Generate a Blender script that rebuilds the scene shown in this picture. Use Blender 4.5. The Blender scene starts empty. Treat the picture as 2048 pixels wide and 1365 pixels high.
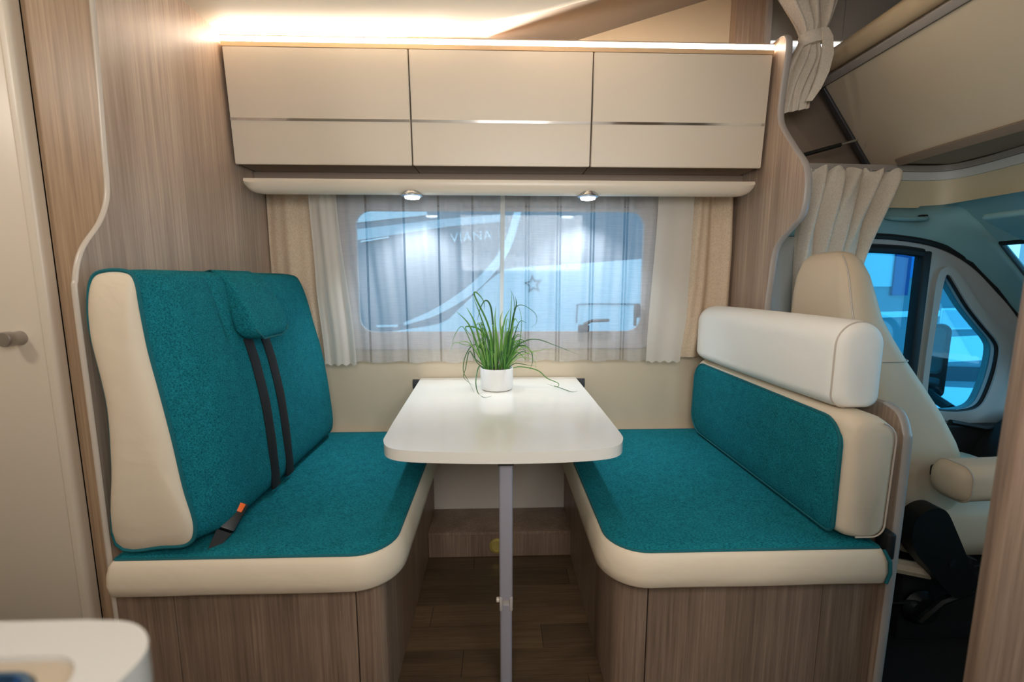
import bpy, bmesh, math, random
from mathutils import Vector, Matrix
from mathutils.geometry import tessellate_polygon
random.seed(7)
S = bpy.context.scene
COL = S.collection
R = math.radians

# ------------------------------------------------------------------ camera
cd = bpy.data.cameras.new('camera')
cam = bpy.data.objects.new('camera', cd); COL.objects.link(cam)
cam.location = (0, 0, 1.145)
cam.rotation_euler = (R(90 - 7.72), 0, R(-1.85))
cd.sensor_width = 36.0; cd.lens = 36.0 * 900 / 2048
cd.clip_start = 0.02
cd.dof.use_dof = True; cd.dof.focus_distance = 1.45; cd.dof.aperture_fstop = 2.8
S.camera = cam

# ------------------------------------------------------------------ world, lights, exposure
W = bpy.data.worlds.new('hall'); S.world = W; W.use_nodes = True
W.node_tree.nodes['Background'].inputs[0].default_value = (0.36, 0.72, 1.0, 1)
W.node_tree.nodes['Background'].inputs[1].default_value = 2.9
S.view_settings.view_transform = 'Standard'
S.view_settings.look = 'None'
S.view_settings.exposure = 0.27
S.view_settings.gamma = 1.0
S.view_settings.use_curve_mapping = False

def area(name, loc, target, sx, sy, power, col, spread=180):
    l = bpy.data.lights.new(name, 'AREA'); l.shape = 'RECTANGLE'; l.size = sx; l.size_y = sy
    l.energy = power; l.color = col; l.spread = R(spread)
    o = bpy.data.objects.new(name, l); COL.objects.link(o); o.location = loc
    o.rotation_euler = (Vector(target) - Vector(loc)).to_track_quat('-Z', 'Y').to_euler()
    return o
# added lights: a fill over the aisle and a key behind the photographer
area('aisle_fill_light', (0.1, 0.55, 1.955), (0.1, 0.75, 0), 0.4, 0.4, 1.6, (1.0, 0.94, 0.87))
area('added_key_light', (0.22, -0.24, 1.48), (0.15, 1.8, 1.25), 1.1, 0.5, 13.5, (1.0, 0.97, 0.95))
area('bathroom_lamp', (-1.62, 0.42, 1.93), (-1.1, 1.3, 1.1), 0.22, 0.22, 5.0, (1.0, 0.93, 0.84))

# ------------------------------------------------------------------ materials
def srgb(*c):
    f = lambda v: (v / 255 / 12.92) if v / 255 <= .04045 else ((v / 255 + .055) / 1.055) ** 2.4
    return tuple(f(v) for v in c) + (1.0,)
MAT = {}
def nd(m, t, **k):
    n = m.node_tree.nodes.new(t)
    for a, b in k.items():
        if a in n.inputs: n.inputs[a].default_value = b
        else: setattr(n, a, b)
    return n
def mat(name, col, rough=.5, metal=0, coat=0, spec=.5, sheen=0, emit=None, estr=0):
    m = bpy.data.materials.new(name); m.use_nodes = True; MAT[name] = m
    b = m.node_tree.nodes['Principled BSDF']
    b.inputs['Base Color'].default_value = col; b.inputs['Roughness'].default_value = rough
    b.inputs['Metallic'].default_value = metal; b.inputs['Coat Weight'].default_value = coat
    b.inputs['Specular IOR Level'].default_value = spec; b.inputs['Sheen Weight'].default_value = sheen
    if emit:
        b.inputs['Emission Color'].default_value = emit; b.inputs['Emission Strength'].default_value = estr
    return m
def coords(m, scale, rot=(0, 0, 0)):
    tc = nd(m, 'ShaderNodeTexCoord'); mp = nd(m, 'ShaderNodeMapping')
    mp.inputs['Scale'].default_value = scale; mp.inputs['Rotation'].default_value = rot
    m.node_tree.links.new(tc.outputs['Object'], mp.inputs['Vector']); return mp
def ramp(m, fac, stops):
    r = nd(m, 'ShaderNodeValToRGB'); e = r.color_ramp.elements
    while len(e) > len(stops): e.remove(e[-1])
    while len(e) < len(stops): e.new(.5)
    for x, (p, c) in zip(e, stops): x.position = p; x.color = c
    m.node_tree.links.new(fac, r.inputs['Fac']); return r
def wood(name, dark, light, axis='z', rough=.42):
    m = mat(name, light, rough); L = m.node_tree.links; b = m.node_tree.nodes['Principled BSDF']
    big = {'z': (7, 7, .55), 'x': (.8, 9, 9)}[axis]; fine = {'z': (150, 150, 3.0), 'x': (5, 150, 150)}[axis]
    n1 = nd(m, 'ShaderNodeTexNoise', Scale=1.6, Detail=4.0, Roughness=.6, Distortion=.4)
    n2 = nd(m, 'ShaderNodeTexNoise', Scale=1.0, Detail=3.0, Roughness=.7)
    L.new(coords(m, big).outputs[0], n1.inputs['Vector']); L.new(coords(m, fine).outputs[0], n2.inputs['Vector'])
    mx = nd(m, 'ShaderNodeMix', data_type='FLOAT'); mx.inputs[0].default_value = .55
    L.new(n1.outputs['Fac'], mx.inputs[2]); L.new(n2.outputs['Fac'], mx.inputs[3])
    r = ramp(m, mx.outputs[0], [(.3, dark), (.52, tuple((a + c) / 2 for a, c in zip(dark, light))), (.68, light)])
    L.new(r.outputs[0], b.inputs['Base Color'])
    bp = nd(m, 'ShaderNodeBump', Strength=.06, Distance=.002); L.new(n2.outputs['Fac'], bp.inputs['Height'])
    L.new(bp.outputs[0], b.inputs['Normal']); return m
def fabric(name, c1, c2, scale, rough=.95, sheen=.0, bump=.25):
    m = mat(name, c1, rough, sheen=sheen, spec=.08); L = m.node_tree.links; b = m.node_tree.nodes['Principled BSDF']
    n1 = nd(m, 'ShaderNodeTexNoise', Scale=1.0, Detail=3.0, Roughness=.75)
    L.new(coords(m, scale).outputs[0], n1.inputs['Vector'])
    n3 = nd(m, 'ShaderNodeTexNoise', Scale=28.0, Detail=4.0); L.new(coords(m, (1, 1, 1)).outputs[0], n3.inputs['Vector'])
    mx = nd(m, 'ShaderNodeMix', data_type='FLOAT'); mx.inputs[0].default_value = .10
    L.new(n1.outputs['Fac'], mx.inputs[2]); L.new(n3.outputs['Fac'], mx.inputs[3])
    r = ramp(m, mx.outputs[0], [(.38, c1), (.62, c2)]); L.new(r.outputs[0], b.inputs['Base Color'])
    bp = nd(m, 'ShaderNodeBump', Strength=bump, Distance=.002); L.new(n1.outputs['Fac'], bp.inputs['Height'])
    L.new(bp.outputs[0], b.inputs['Normal']); return m
def leather(name, col, rough=.55):
    m = mat(name, col, rough, spec=.35); L = m.node_tree.links; b = m.node_tree.nodes['Principled BSDF']
    n1 = nd(m, 'ShaderNodeTexNoise', Scale=9.0, Detail=2.0, Roughness=.5, Distortion=.8)
    L.new(coords(m, (1, 1, 1.6)).outputs[0], n1.inputs['Vector'])
    bp = nd(m, 'ShaderNodeBump', Strength=.35, Distance=.006); L.new(n1.outputs['Fac'], bp.inputs['Height'])
    L.new(bp.outputs[0], b.inputs['Normal']); return m

wood('wood_panel', srgb(140, 117, 100), srgb(198, 175, 154))
wood('wood_strip', srgb(146, 118, 92), srgb(200, 170, 138))
wood('wood_base', srgb(104, 84, 70), srgb(168, 142, 120))
wood('floor_wood', srgb(64, 50, 36), srgb(108, 86, 62), 'x', .42)
wood('floor_wood_pale', srgb(78, 61, 44), srgb(124, 99, 72), 'x', .42)
fabric('teal', srgb(10, 76, 84), srgb(34, 134, 144), (240, 300, 420), bump=.4)
fabric('teal_seat', srgb(10, 78, 86), srgb(32, 132, 142), (170, 460, 260), bump=.4)
mat('teal_piping', srgb(4, 96, 104), .85)
leather('cream_leather', srgb(224, 206, 180)); leather('bolster_leather', srgb(250, 245, 235)); leather('seat_leather', srgb(222, 202, 174), .5)
mat('cabinet_cream', srgb(224, 210, 190), .38)
mat('white_gloss', srgb(232, 226, 214), .14, coat=.4)
mat('wall_cream', srgb(212, 195, 168), .6)
mat('wall_white', srgb(226, 218, 206), .6)
mat('ceiling_paint', srgb(214, 202, 184), .55)
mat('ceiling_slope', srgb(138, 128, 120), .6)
mat('trim_pale', srgb(206, 192, 176), .35)
mat('trim_grey', srgb(178, 170, 164), .35)
mat('recess_brown', srgb(150, 132, 116), .6)
mat('chrome', srgb(225, 225, 225), .12, 1)
mat('steel', srgb(190, 195, 200), .25, 1)
mat('satin_metal', srgb(178, 172, 166), .38, .85)
mat('leg_grey', srgb(176, 172, 182), .35, .35)
mat('dark_grey', srgb(82, 82, 84), .45, .3)
mat('black_plastic', srgb(16, 20, 20), .45)
mat('black_rubber', srgb(10, 14, 16), .6)
mat('belt_black', srgb(18, 20, 22), .7)
mat('orange', srgb(245, 105, 30), .4)
mat('pot_white', srgb(236, 236, 234), .3)
mat('soil', srgb(50, 40, 30), .9)
for i, c in enumerate([(70, 128, 42), (96, 152, 58), (46, 98, 44), (128, 170, 84)]): mat('leaf%d' % i, srgb(*c), .45)
mat('gap_dark', srgb(40, 32, 26), .8)
mat('brass', srgb(196, 176, 96), .35, .4)
mat('yellow_tag', srgb(230, 180, 30), .5)
mat('cab_lining', srgb(130, 176, 184), .75)
mat('cab_trim', srgb(172, 176, 174), .6)
mat('cab_dark', srgb(20, 22, 22), .7)
mat('carpet_black', srgb(14, 15, 14), .95)
mat('bed_vinyl', srgb(234, 218, 192), .5)
mat('bed_roll', srgb(214, 192, 158), .55)
mat('alcove_grey', srgb(190, 182, 170), .6)
mat('alcove_white', srgb(226, 226, 224), .5)
mat('fascia_cream', srgb(228, 214, 182), .4)
mat('ext_grey', srgb(112, 128, 140), .3, coat=.4)
mat('ext_white', srgb(236, 240, 244), .3, coat=.4)
mat('ext_pale', srgb(206, 216, 224), .35)
mat('ext_blue', srgb(0, 120, 190), .4)
mat('ext_navy', srgb(10, 50, 120), .4)
mat('ext_dark', srgb(36, 52, 62), .5)
mat('asphalt', srgb(120, 124, 126), .9)
mat('led_lens', (1, 1, 1, 1), .4, emit=(1.0, .87, .72, 1), estr=24)
mat('alcove_lens', (1, 1, 1, 1), .4, emit=(.9, .95, 1.0, 1), estr=1.6)
mat('sink_beige', srgb(164, 148, 126), .5)
mat('sink_steel', srgb(92, 126, 160), .2, .9)
mat('worktop_white', srgb(182, 177, 168), .25)
mat('pelmet_cream', srgb(224, 210, 190), .3)
mat('led_wood', srgb(214, 180, 140), .5)
mat('spot_lens', (1, 1, 1, 1), .4, emit=(.86, .93, 1.0, 1), estr=26)
fabric('drape', srgb(208, 184, 156), srgb(226, 204, 178), (220, 220, 160), .95, .0, .12)
fabric('drape_cab', srgb(224, 211, 194), srgb(240, 229, 214), (220, 220, 160), .95, .0, .12)

def sheer(name, stripes, base, trans):
    m = bpy.data.materials.new(name); m.use_nodes = True; MAT[name] = m
    nt = m.node_tree; L = nt.links; b = nt.nodes['Principled BSDF']; out = nt.nodes['Material Output']
    nt.nodes.remove(b)
    tc = nd(m, 'ShaderNodeTexCoord'); sp = nd(m, 'ShaderNodeSeparateXYZ'); L.new(tc.outputs['UV'], sp.inputs[0])
    tot = None
    for s in stripes:
        a = nd(m, 'ShaderNodeMath', operation='SUBTRACT'); L.new(sp.outputs['X'], a.inputs[0]); a.inputs[1].default_value = s
        a2 = nd(m, 'ShaderNodeMath', operation='ABSOLUTE'); L.new(a.outputs[0], a2.inputs[0])
        a3 = nd(m, 'ShaderNodeMath', operation='LESS_THAN'); L.new(a2.outputs[0], a3.inputs[0]); a3.inputs[1].default_value = .0042
        if tot is None: tot = a3
        else:
            q = nd(m, 'ShaderNodeMath', operation='ADD', use_clamp=True); L.new(tot.outputs[0], q.inputs[0]); L.new(a3.outputs[0], q.inputs[1]); tot = q
    n1 = nd(m, 'ShaderNodeTexNoise', Scale=1.0, Detail=3.0, Roughness=.7)
    L.new(coords(m, (14, 14, 420)).outputs[0], n1.inputs['Vector'])
    colr = ramp(m, n1.outputs['Fac'], [(.3, tuple(v * .86 for v in base[:3]) + (1,)), (.7, base)])
    mixc = nd(m, 'ShaderNodeMix', data_type='RGBA'); L.new(colr.outputs[0], mixc.inputs[6]); mixc.inputs[7].default_value = srgb(138, 142, 148)
    if tot: L.new(tot.outputs[0], mixc.inputs[0])
    else: mixc.inputs[0].default_value = 0
    df = nd(m, 'ShaderNodeBsdfDiffuse'); tl = nd(m, 'ShaderNodeBsdfTranslucent'); tr = nd(m, 'ShaderNodeBsdfTransparent')
    L.new(mixc.outputs[2], df.inputs[0]); L.new(mixc.outputs[2], tl.inputs[0])
    m1 = nd(m, 'ShaderNodeMixShader'); m1.inputs[0].default_value = .4; L.new(df.outputs[0], m1.inputs[1]); L.new(tl.outputs[0], m1.inputs[2])
    tv = nd(m, 'ShaderNodeMapRange'); L.new(n1.outputs['Fac'], tv.inputs[0])
    tv.inputs[1].default_value = .3; tv.inputs[2].default_value = .7; tv.inputs[3].default_value = trans - .06; tv.inputs[4].default_value = trans + .06
    m2 = nd(m, 'ShaderNodeMixShader'); L.new(tv.outputs[0], m2.inputs[0]); L.new(m1.outputs[0], m2.inputs[1]); L.new(tr.outputs[0], m2.inputs[2])
    L.new(m2.outputs[0], out.inputs['Surface']); return m
sheer('sheer_left', [-.53, -.376, -.238, -.10], srgb(238, 238, 240), .58)
sheer('sheer_right', [.118, .13, .247, .259, .387, .399, .523, .535], srgb(238, 238, 240), .66)
sheer('lining', [], srgb(246, 238, 226), .08)

def glass(name, col, amount):
    m = bpy.data.materials.new(name); m.use_nodes = True; MAT[name] = m
    nt = m.node_tree; out = nt.nodes['Material Output']; nt.nodes.remove(nt.nodes['Principled BSDF'])
    tr = nd(m, 'ShaderNodeBsdfTransparent', Color=col); gl = nd(m, 'ShaderNodeBsdfGlossy', Roughness=.03)
    mx = nd(m, 'ShaderNodeMixShader'); mx.inputs[0].default_value = amount
    nt.links.new(tr.outputs[0], mx.inputs[1]); nt.links.new(gl.outputs[0], mx.inputs[2]); nt.links.new(mx.outputs[0], out.inputs['Surface'])
glass('window_glass', (.88, .95, 1.0, 1), .05)
glass('screen_glass', (.75, .95, 1.0, 1), .05)
glass('cab_glass', (.30, .68, .80, 1), .05)

# ------------------------------------------------------------------ object helpers
def link_mesh(name, me, material, parent=None, smooth=True, angle=40):
    o = bpy.data.objects.new(name, me); COL.objects.link(o)
    if material: me.materials.append(MAT[material])
    if smooth:
        me.shade_smooth(); me.set_sharp_from_angle(angle=R(angle))
    if parent:
        o.parent = parent
        p = parent; off = Vector((0, 0, 0))
        while p: off += p.location; p = p.parent
        o.location = -off
    return o
def obj(name, bm, material, parent=None, smooth=True, angle=40):
    bmesh.ops.recalc_face_normals(bm, faces=bm.faces[:])
    me = bpy.data.meshes.new(name); bm.to_mesh(me); bm.free()
    return link_mesh(name, me, material, parent, smooth, angle)
def tag(o, label=None, cat=None, group=None, kind=None):
    if label: o['label'] = label
    if cat: o['category'] = cat
    if group: o['group'] = group
    if kind: o['kind'] = kind
    return o
def thing(name, loc, label, cat, group=None, kind=None):
    o = bpy.data.objects.new(name, None); COL.objects.link(o); o.location = loc; o.empty_display_size = .05
    return tag(o, label, cat, group, kind)
def copy_tree(o, shift, label=None, parent=None):
    c = o.copy(); COL.objects.link(c)
    if parent: c.parent = parent
    else: c.location = o.location + Vector(shift)
    if label: c['label'] = label
    for ch in list(o.children): copy_tree(ch, shift, None, c)
    return c
NB = bmesh.new
def add_box(bm, x0, x1, y0, y1, z0, z1, bev=0, seg=2):
    r = bmesh.ops.create_cube(bm, size=1)['verts']
    for v in r:
        v.co = Vector((x0 + (v.co.x + .5) * (x1 - x0), y0 + (v.co.y + .5) * (y1 - y0), z0 + (v.co.z + .5) * (z1 - z0)))
    if bev:
        es = list({e for v in r for e in v.link_edges})
        bmesh.ops.bevel(bm, geom=es, offset=bev, segments=seg, affect='EDGES', profile=.5)
    return bm
def box(name, material, parent, *a, **k): return obj(name, add_box(NB(), *a, **k), material, parent)
def crom(pts, n, closed=False):
    P = [Vector(p) for p in pts]; N = len(P); out = []
    segs = N if closed else N - 1
    for i in range(segs):
        p0 = P[(i - 1) % N] if closed or i > 0 else P[0] * 2 - P[1]
        p1 = P[i]; p2 = P[(i + 1) % N]
        p3 = P[(i + 2) % N] if closed or i + 2 < N else P[-1] * 2 - P[-2]
        for k in range(n):
            t = k / n
            out.append(.5 * ((2 * p1) + (p2 - p0) * t + (2 * p0 - 5 * p1 + 4 * p2 - p3) * t * t + (3 * p1 - p0 - 3 * p2 + p3) * t ** 3))
    if not closed: out.append(P[-1])
    return out
def add_tube(bm, pts, rad, seg=8, closed=False, caps=True, ry=None):
    P = [Vector(p) for p in pts]; rings = []; n = len(P); prev = None
    for i, p in enumerate(P):
        a = P[(i - 1) % n] if closed or i > 0 else p; b = P[(i + 1) % n] if closed or i < n - 1 else p
        t = (b - a).normalized()
        if prev is None:
            u = t.cross(Vector((0, 0, 1)))
            if u.length < .05: u = t.cross(Vector((0, 1, 0)))
        else: u = prev - t * prev.dot(t)
        u.normalize(); w = t.cross(u); prev = u
        rr = rad(i / max(1, n - 1)) if callable(rad) else rad
        rings.append([bm.verts.new(p + u * math.cos(2 * math.pi * k / seg) * rr + w * math.sin(2 * math.pi * k / seg) * (ry or rr)) for k in range(seg)])
    for i in range(n if closed else n - 1):
        A = rings[i]; B = rings[(i + 1) % n]
        for k in range(seg): bm.faces.new((A[k], A[(k + 1) % seg], B[(k + 1) % seg], B[k]))
    if caps and not closed: bm.faces.new(rings[0]); bm.faces.new(rings[-1])
    return bm
def add_lathe(bm, prof, center, axis='z', seg=32):
    rings = []; c = Vector(center)
    for r, h in prof:
        ring = []
        for k in range(seg):
            a = 2 * math.pi * k / seg; ca, sa = math.cos(a) * r, math.sin(a) * r
            ring.append(bm.verts.new(c + Vector({'z': (ca, sa, h), 'y': (ca, h, sa), 'x': (h, ca, sa)}[axis])))
        rings.append(ring)
    for A, B in zip(rings, rings[1:]):
        for k in range(seg): bm.faces.new((A[k], A[(k + 1) % seg], B[(k + 1) % seg], B[k]))
    bm.faces.new(rings[0]); bm.faces.new(rings[-1]); return bm
def add_loft(bm, rings, cap0=True, cap1=True, closed=True):
    V = [[bm.verts.new(p) for p in r] for r in rings]
    for A, B in zip(V, V[1:]):
        m = len(A)
        for k in range(m if closed else m - 1): bm.faces.new((A[k], A[(k + 1) % m], B[(k + 1) % m], B[k]))
    if cap0: bm.faces.new(V[0])
    if cap1: bm.faces.new(V[-1])
    return bm
def add_plate(bm, outline, holes, f, d0, d1):
    """flat plate with holes: outline and holes as 2-D loops, f(u, v, d) -> 3-D point, d0..d1 the thickness"""
    loops = [outline] + list(holes)
    flat = [p for l in loops for p in l]
    tris = tessellate_polygon([[Vector((p[0], p[1], 0)) for p in l] for l in loops])
    A = [bm.verts.new(f(p[0], p[1], d0)) for p in flat]; B = [bm.verts.new(f(p[0], p[1], d1)) for p in flat]
    for t in tris:
        try: bm.faces.new([A[i] for i in t]); bm.faces.new([B[i] for i in t])
        except ValueError: pass
    k = 0
    for l in loops:
        n = len(l)
        for i in range(n):
            a, b = k + i, k + (i + 1) % n
            bm.faces.new((A[a], A[b], B[b], B[a]))
        k += n
    return bm
def rrect(x0, x1, y0, y1, r, n=6):
    """rounded rectangle; r is one radius or four: (x0,y0), (x1,y0), (x1,y1), (x0,y1)"""
    if not isinstance(r, (tuple, list)): r = (r,) * 4
    out = []
    for (cx, cy, a0), q in zip(((x0, y0, 180), (x1, y0, 270), (x1, y1, 0), (x0, y1, 90)), r):
        sx = 1 if cx == x0 else -1; sy = 1 if cy == y0 else -1
        q = max(min(q, .495 * abs(x1 - x0), .495 * abs(y1 - y0)), .0005)
        for k in range(n + 1):
            a = R(a0 + 90 * k / n); out.append((cx + sx * q + math.cos(a) * q, cy + sy * q + math.sin(a) * q))
    return out
XY = lambda z0: (lambda u, v, d: Vector((u, v, z0 + d)))
XZ = lambda u, v, d: Vector((u, d, v))
YZ = lambda u, v, d: Vector((d, u, v))
def sm(t): t = max(0, min(1, t)); return t * t * (3 - 2 * t)

XL, XR, YW, ZC = -.95, .995, 1.947, 1.987

# ================================================================== the setting
# ---- floor with planks
fl = tag(obj('floor', add_box(NB(), -2.0, 1.02, -.3, 1.96, -.06, -.003), 'gap_dark'), 'brown wood-look plank floor of the dinette', None, None, 'structure')
prot = None; row = 0; y = -.3
while y < 1.94:
    h = .098; x = -2.0 - (row * .37) % .62
    while x < 1.02:
        L = .62; a, b = max(x, -2.0), min(x + L, 1.015)
        if b - a > .05:
            p = box('plank', 'floor_wood' if (row + int(x * 10)) % 3 else 'floor_wood_pale', fl, a + .0008, b - .0008, y + .0008, min(y + h, 1.945) - .0008, -.003, 0)
        x += L
    y += h; row += 1
cf = tag(box('cab_floor', 'carpet_black', None, 1.02, 2.9, -.3, 1.80, -.06, -.012), 'black carpeted cab floor beside the dinette', None, None, 'structure')
cf.name = 'floor_cab'

# ---- back wall with window opening
WIN = rrect(-.625, .66, .885, 1.465, .07)
bm = NB(); add_plate(bm, [(-2.0, 0), (1.03, 0), (1.03, 2.35), (-2.0, 2.35)], [WIN[::-1]], XZ, YW, YW + .045)
wb = tag(obj('wall_back', bm, 'wall_cream'), 'cream side wall behind the dinette table', None, None, 'structure')
tag(box('wall_panel_white', 'wall_white', wb, -.30, .31, YW - .006, YW, .10, .60), None)
bm = NB(); add_box(bm, -.29, .305, 1.742, YW - .006, 0, .110, .003)
t = tag(obj('trim_1', bm, 'wood_base'), 'low wooden duct ledge at foot of the wall under the table', None, None, 'structure')
for a, b in ((-.288, -.10), (-.097, .105), (.108, .303)): box('riser_board', 'wood_base', t, a, b, 1.739, 1.742, .004, .098)
bm = NB(); add_lathe(bm, [(.033, 0), (.033, -.006), (.024, -.009), (.022, -.004), (.002, -.003)], (-.005, 1.739, .052), 'y', 28)
tag(obj('air_outlet', bm, 'brass'), 'round brass-coloured air outlet in the ledge behind table leg', 'air outlet')

# window
w = thing('window_1', (0, YW, .88), 'caravan window with rounded grey frame behind sheer curtains', None, None, 'structure')
bm = NB(); add_plate(bm, rrect(-.665, .70, .85, 1.50, .085), [rrect(-.585, .62, .925, 1.428, .06)[::-1]], XZ, YW - .022, YW - .001)
obj('window_frame', bm, 'trim_grey', w)
bm = NB(); add_plate(bm, rrect(-.62, .655, .89, 1.46, .07), [], XZ, YW + .028, YW + .033)
obj('pane', bm, 'window_glass', w)
box('blind_cassette', 'trim_grey', w, -.655, .69, YW - .045, YW - .022, 1.445, 1.497, bev=.006)
lt = NB(); add_box(lt, .345, .395, YW - .04, YW - .0235, .922, .955, .008); add_tube(lt, [(.37, YW - .035, .955), (.40, YW - .045, .972), (.475, YW - .045, .975)], .007, 8)
obj('latch', lt, 'dark_grey', w)
lt = NB(); add_box(lt, .585, .612, YW - .045, YW - .0235, .985, 1.045, .006); add_box(lt, .585, .594, YW - .05, YW - .03, .95, 1.01, .003)
obj('latch', lt, 'dark_grey', w)
# ---- ceiling: flat part with a rounded lip towards the raised alcove roof
edge = crom([(-.95, 1.955), (-.60, 1.90), (-.40, 1.80), (-.211, 1.700), (-.09, 1.672), (.013, 1.641), (.174, 1.578), (.263, 1.529), (.36, 1.48), (.60, 1.33), (.95, 1.05), (1.3, .75)], 6)
bm = NB()
prof = [(0, 0)] + [(.075 * math.sin(R(a)), .075 * (1 - math.cos(R(a)))) for a in (15, 30, 45, 60, 75, 90)] + [(.077, .36)]
rings = []
for i, p in enumerate(edge):
    a = edge[max(0, i - 1)]; b = edge[min(len(edge) - 1, i + 1)]
    t = (b - a).normalized(); nrm = Vector((-t.y, t.x)) if (-t.y) * .4 + t.x > 0 else Vector((t.y, -t.x))
    ring = [Vector((p.x - .9 * 0 + nrm.x * (u - .055), p.y + nrm.y * (u - .055), ZC + h)) for u, h in prof]
    rings.append([Vector((p.x - nrm.x * .055, -.3, ZC))] + ring)
add_loft(bm, rings, False, False, closed=False)
bm.faces.new([bm.verts.new(q) for q in ((-2.0, -.3, ZC), (rings[0][0].x, -.3, ZC), (rings[0][1].x, rings[0][1].y, ZC), (rings[0][1].x, 1.96, ZC), (-2.0, 1.96, ZC))])
ce = tag(obj('ceiling', bm, 'ceiling_paint', None, True, 60), 'pale caravan ceiling with curved lip above the lockers', None, None, 'structure')
bm = NB()
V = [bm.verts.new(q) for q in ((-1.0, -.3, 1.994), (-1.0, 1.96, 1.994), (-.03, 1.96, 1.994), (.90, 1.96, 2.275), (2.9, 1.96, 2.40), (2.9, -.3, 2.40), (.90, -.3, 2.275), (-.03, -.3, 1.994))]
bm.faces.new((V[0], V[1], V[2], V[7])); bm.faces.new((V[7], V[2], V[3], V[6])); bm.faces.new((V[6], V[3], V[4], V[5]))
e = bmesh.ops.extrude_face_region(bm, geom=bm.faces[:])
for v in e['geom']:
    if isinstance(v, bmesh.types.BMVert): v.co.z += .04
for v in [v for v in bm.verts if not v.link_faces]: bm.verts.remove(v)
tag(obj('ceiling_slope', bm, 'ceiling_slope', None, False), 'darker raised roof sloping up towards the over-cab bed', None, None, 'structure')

# ---- left partition
LE = [(1.200, 2.02), (1.197, 1.80), (1.190, 1.62), (1.182, 1.46), (1.179, 1.385), (1.170, 1.335), (1.143, 1.282), (1.097, 1.228), (1.075, 1.19), (1.062, 1.145), (1.057, 1.09), (1.058, .74), (1.056, .003)]
le = [Vector((p[0], p[1])) for p in crom(LE, 6)]
bm = NB(); add_plate(bm, [(p.x, p.y) for p in le] + [(YW, .003), (YW, 2.02)], [], YZ, XL - .013, XL)
wl = tag(obj('wall_left', bm, 'wood_panel', None, True, 30), 'wood-grain side partition with curved front edge behind left bench', None, None, 'structure')
bm = NB(); add_tube(bm, [(XL - .0065, p.x - .001, p.y) for p in le], .0070, 10, ry=.004)
obj('edge_trim', bm, 'trim_pale', wl)
tag(box('trim_8', 'wood_strip', None, -1.177, XL - .014, 1.255, 1.275, .002, 1.985), 'narrow wood-grain panel between wardrobe and curved partition edge', None, None, 'structure')
# ---- right partition
RE = [(1.60, .832), (1.640, .865), (1.648, .95), (1.646, 1.054), (1.637, 1.146), (1.626, 1.235), (1.600, 1.280), (1.535, 1.325), (1.497, 1.350), (1.480, 1.39), (1.477, 1.45), (1.484, 1.49), (1.505, 1.53), (1.556, 1.585), (1.628, 1.668), (1.652, 1.71), (1.655, 1.77), (1.636, 1.93)]
re_ = crom(RE, 5)
TOPR = crom([(1.636, 1.93), (1.640, 1.965), (1.660, 1.985), (1.700, 1.990)], 5)[1:]
LOW = crom([(1.034, .003), (1.030, .40), (1.030, .72), (1.036, .775), (1.058, .815), (1.100, .830)], 6)
prof = LOW + re_ + TOPR
bm = NB(); add_plate(bm, [(p.x, p.y) for p in prof] + [(YW, 1.990), (YW, .003)], [], YZ, XR, XR + .022)
wr = tag(obj('wall_right', bm, 'wood_panel', None, True, 30), 'wood-grain shaped partition between right bench and the cab', None, None, 'structure')
bm = NB(); add_tube(bm, [(XR + .011, p.x, p.y) for p in LOW], .0120, 10, ry=.0045)
obj('edge_trim', bm, 'trim_grey', wr)
bm = NB(); add_tube(bm, [(XR + .011, p.x, p.y) for p in re_ + TOPR], .0120, 10, ry=.0045)
obj('edge_trim', bm, 'trim_grey', wr)
# ---- shell out of view: near wall, far left wall
tag(box('wall_front', 'wall_cream', None, -2.0, 2.9, -.36, -.3, 0, 2.4), 'cream wall on the kitchen side of the caravan', None, None, 'structure')
tag(box('wall_far_left', 'wall_cream', None, -2.06, -2.0, -.3, 1.96, 0, 2.05), 'cream wall behind the tall wardrobe', None, None, 'structure')

# added window frame and ceiling lamp plates dressing the area lights, out of view
wk = thing('added_window', (.22, -.29, 1.2), 'added window frame around the key light behind the photographer', None, None, 'structure')
bm = NB(); add_plate(bm, rrect(-.37, .81, 1.19, 1.77, .06), [rrect(-.33, .77, 1.23, 1.73, .04)[::-1]], XZ, -.299, -.262); obj('window_frame', bm, 'trim_grey', wk)
bm = NB(); add_plate(bm, rrect(-.33, .77, 1.23, 1.73, .04), [], XZ, -.298, -.292); obj('pane', bm, 'ext_white', wk)
for x, y_, h_, nm in ((.1, .55, .205, 'added square lamp plate at the fill light over the aisle'), (-1.62, .42, .115, 'small ceiling lamp by the wardrobe')):
    cl = thing('added_ceiling_lamp', (x, y_, 1.962), nm, 'lamp', 'ceiling lamps')
    bm = NB(); add_plate(bm, rrect(x - h_, x + h_, y_ - h_, y_ + h_, .03), [], XY(0), 1.964, 1.986); obj('lamp_base', bm, 'trim_pale', cl)

# ================================================================== wardrobe on the left
wd = thing('wardrobe', (-1.5, 1.24, 0), 'tall cream wardrobe at left edge with round metal knob', 'wardrobe')
bm = NB(); add_box(bm, -1.80, -1.2140, 1.233, 1.251, .03, 1.97, .004, 3); d = obj('door', bm, 'cabinet_cream', wd)
bm = NB(); add_lathe(bm, [(.0, 0), (.019, 0), (.019, -.004), (.0178, -.006), (.0178, -.024), (.020, -.026), (.020, -.042), (.018, -.045), (.0, -.046)], (-1.272, 1.233, .992), 'y', 32)
obj('knob', bm, 'satin_metal', d)
bm = NB(); add_plate(bm, rrect(-1.2065, -1.1785, 1.222, 1.2535, (.005, .022, .001, .002), 8), [], XY(0), .002, 1.985)
obj('corner_post', bm, 'cabinet_cream', wd)
box('carcass', 'gap_dark', wd, -1.80, -1.195, 1.2545, 1.60, .005, 1.98)

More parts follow.
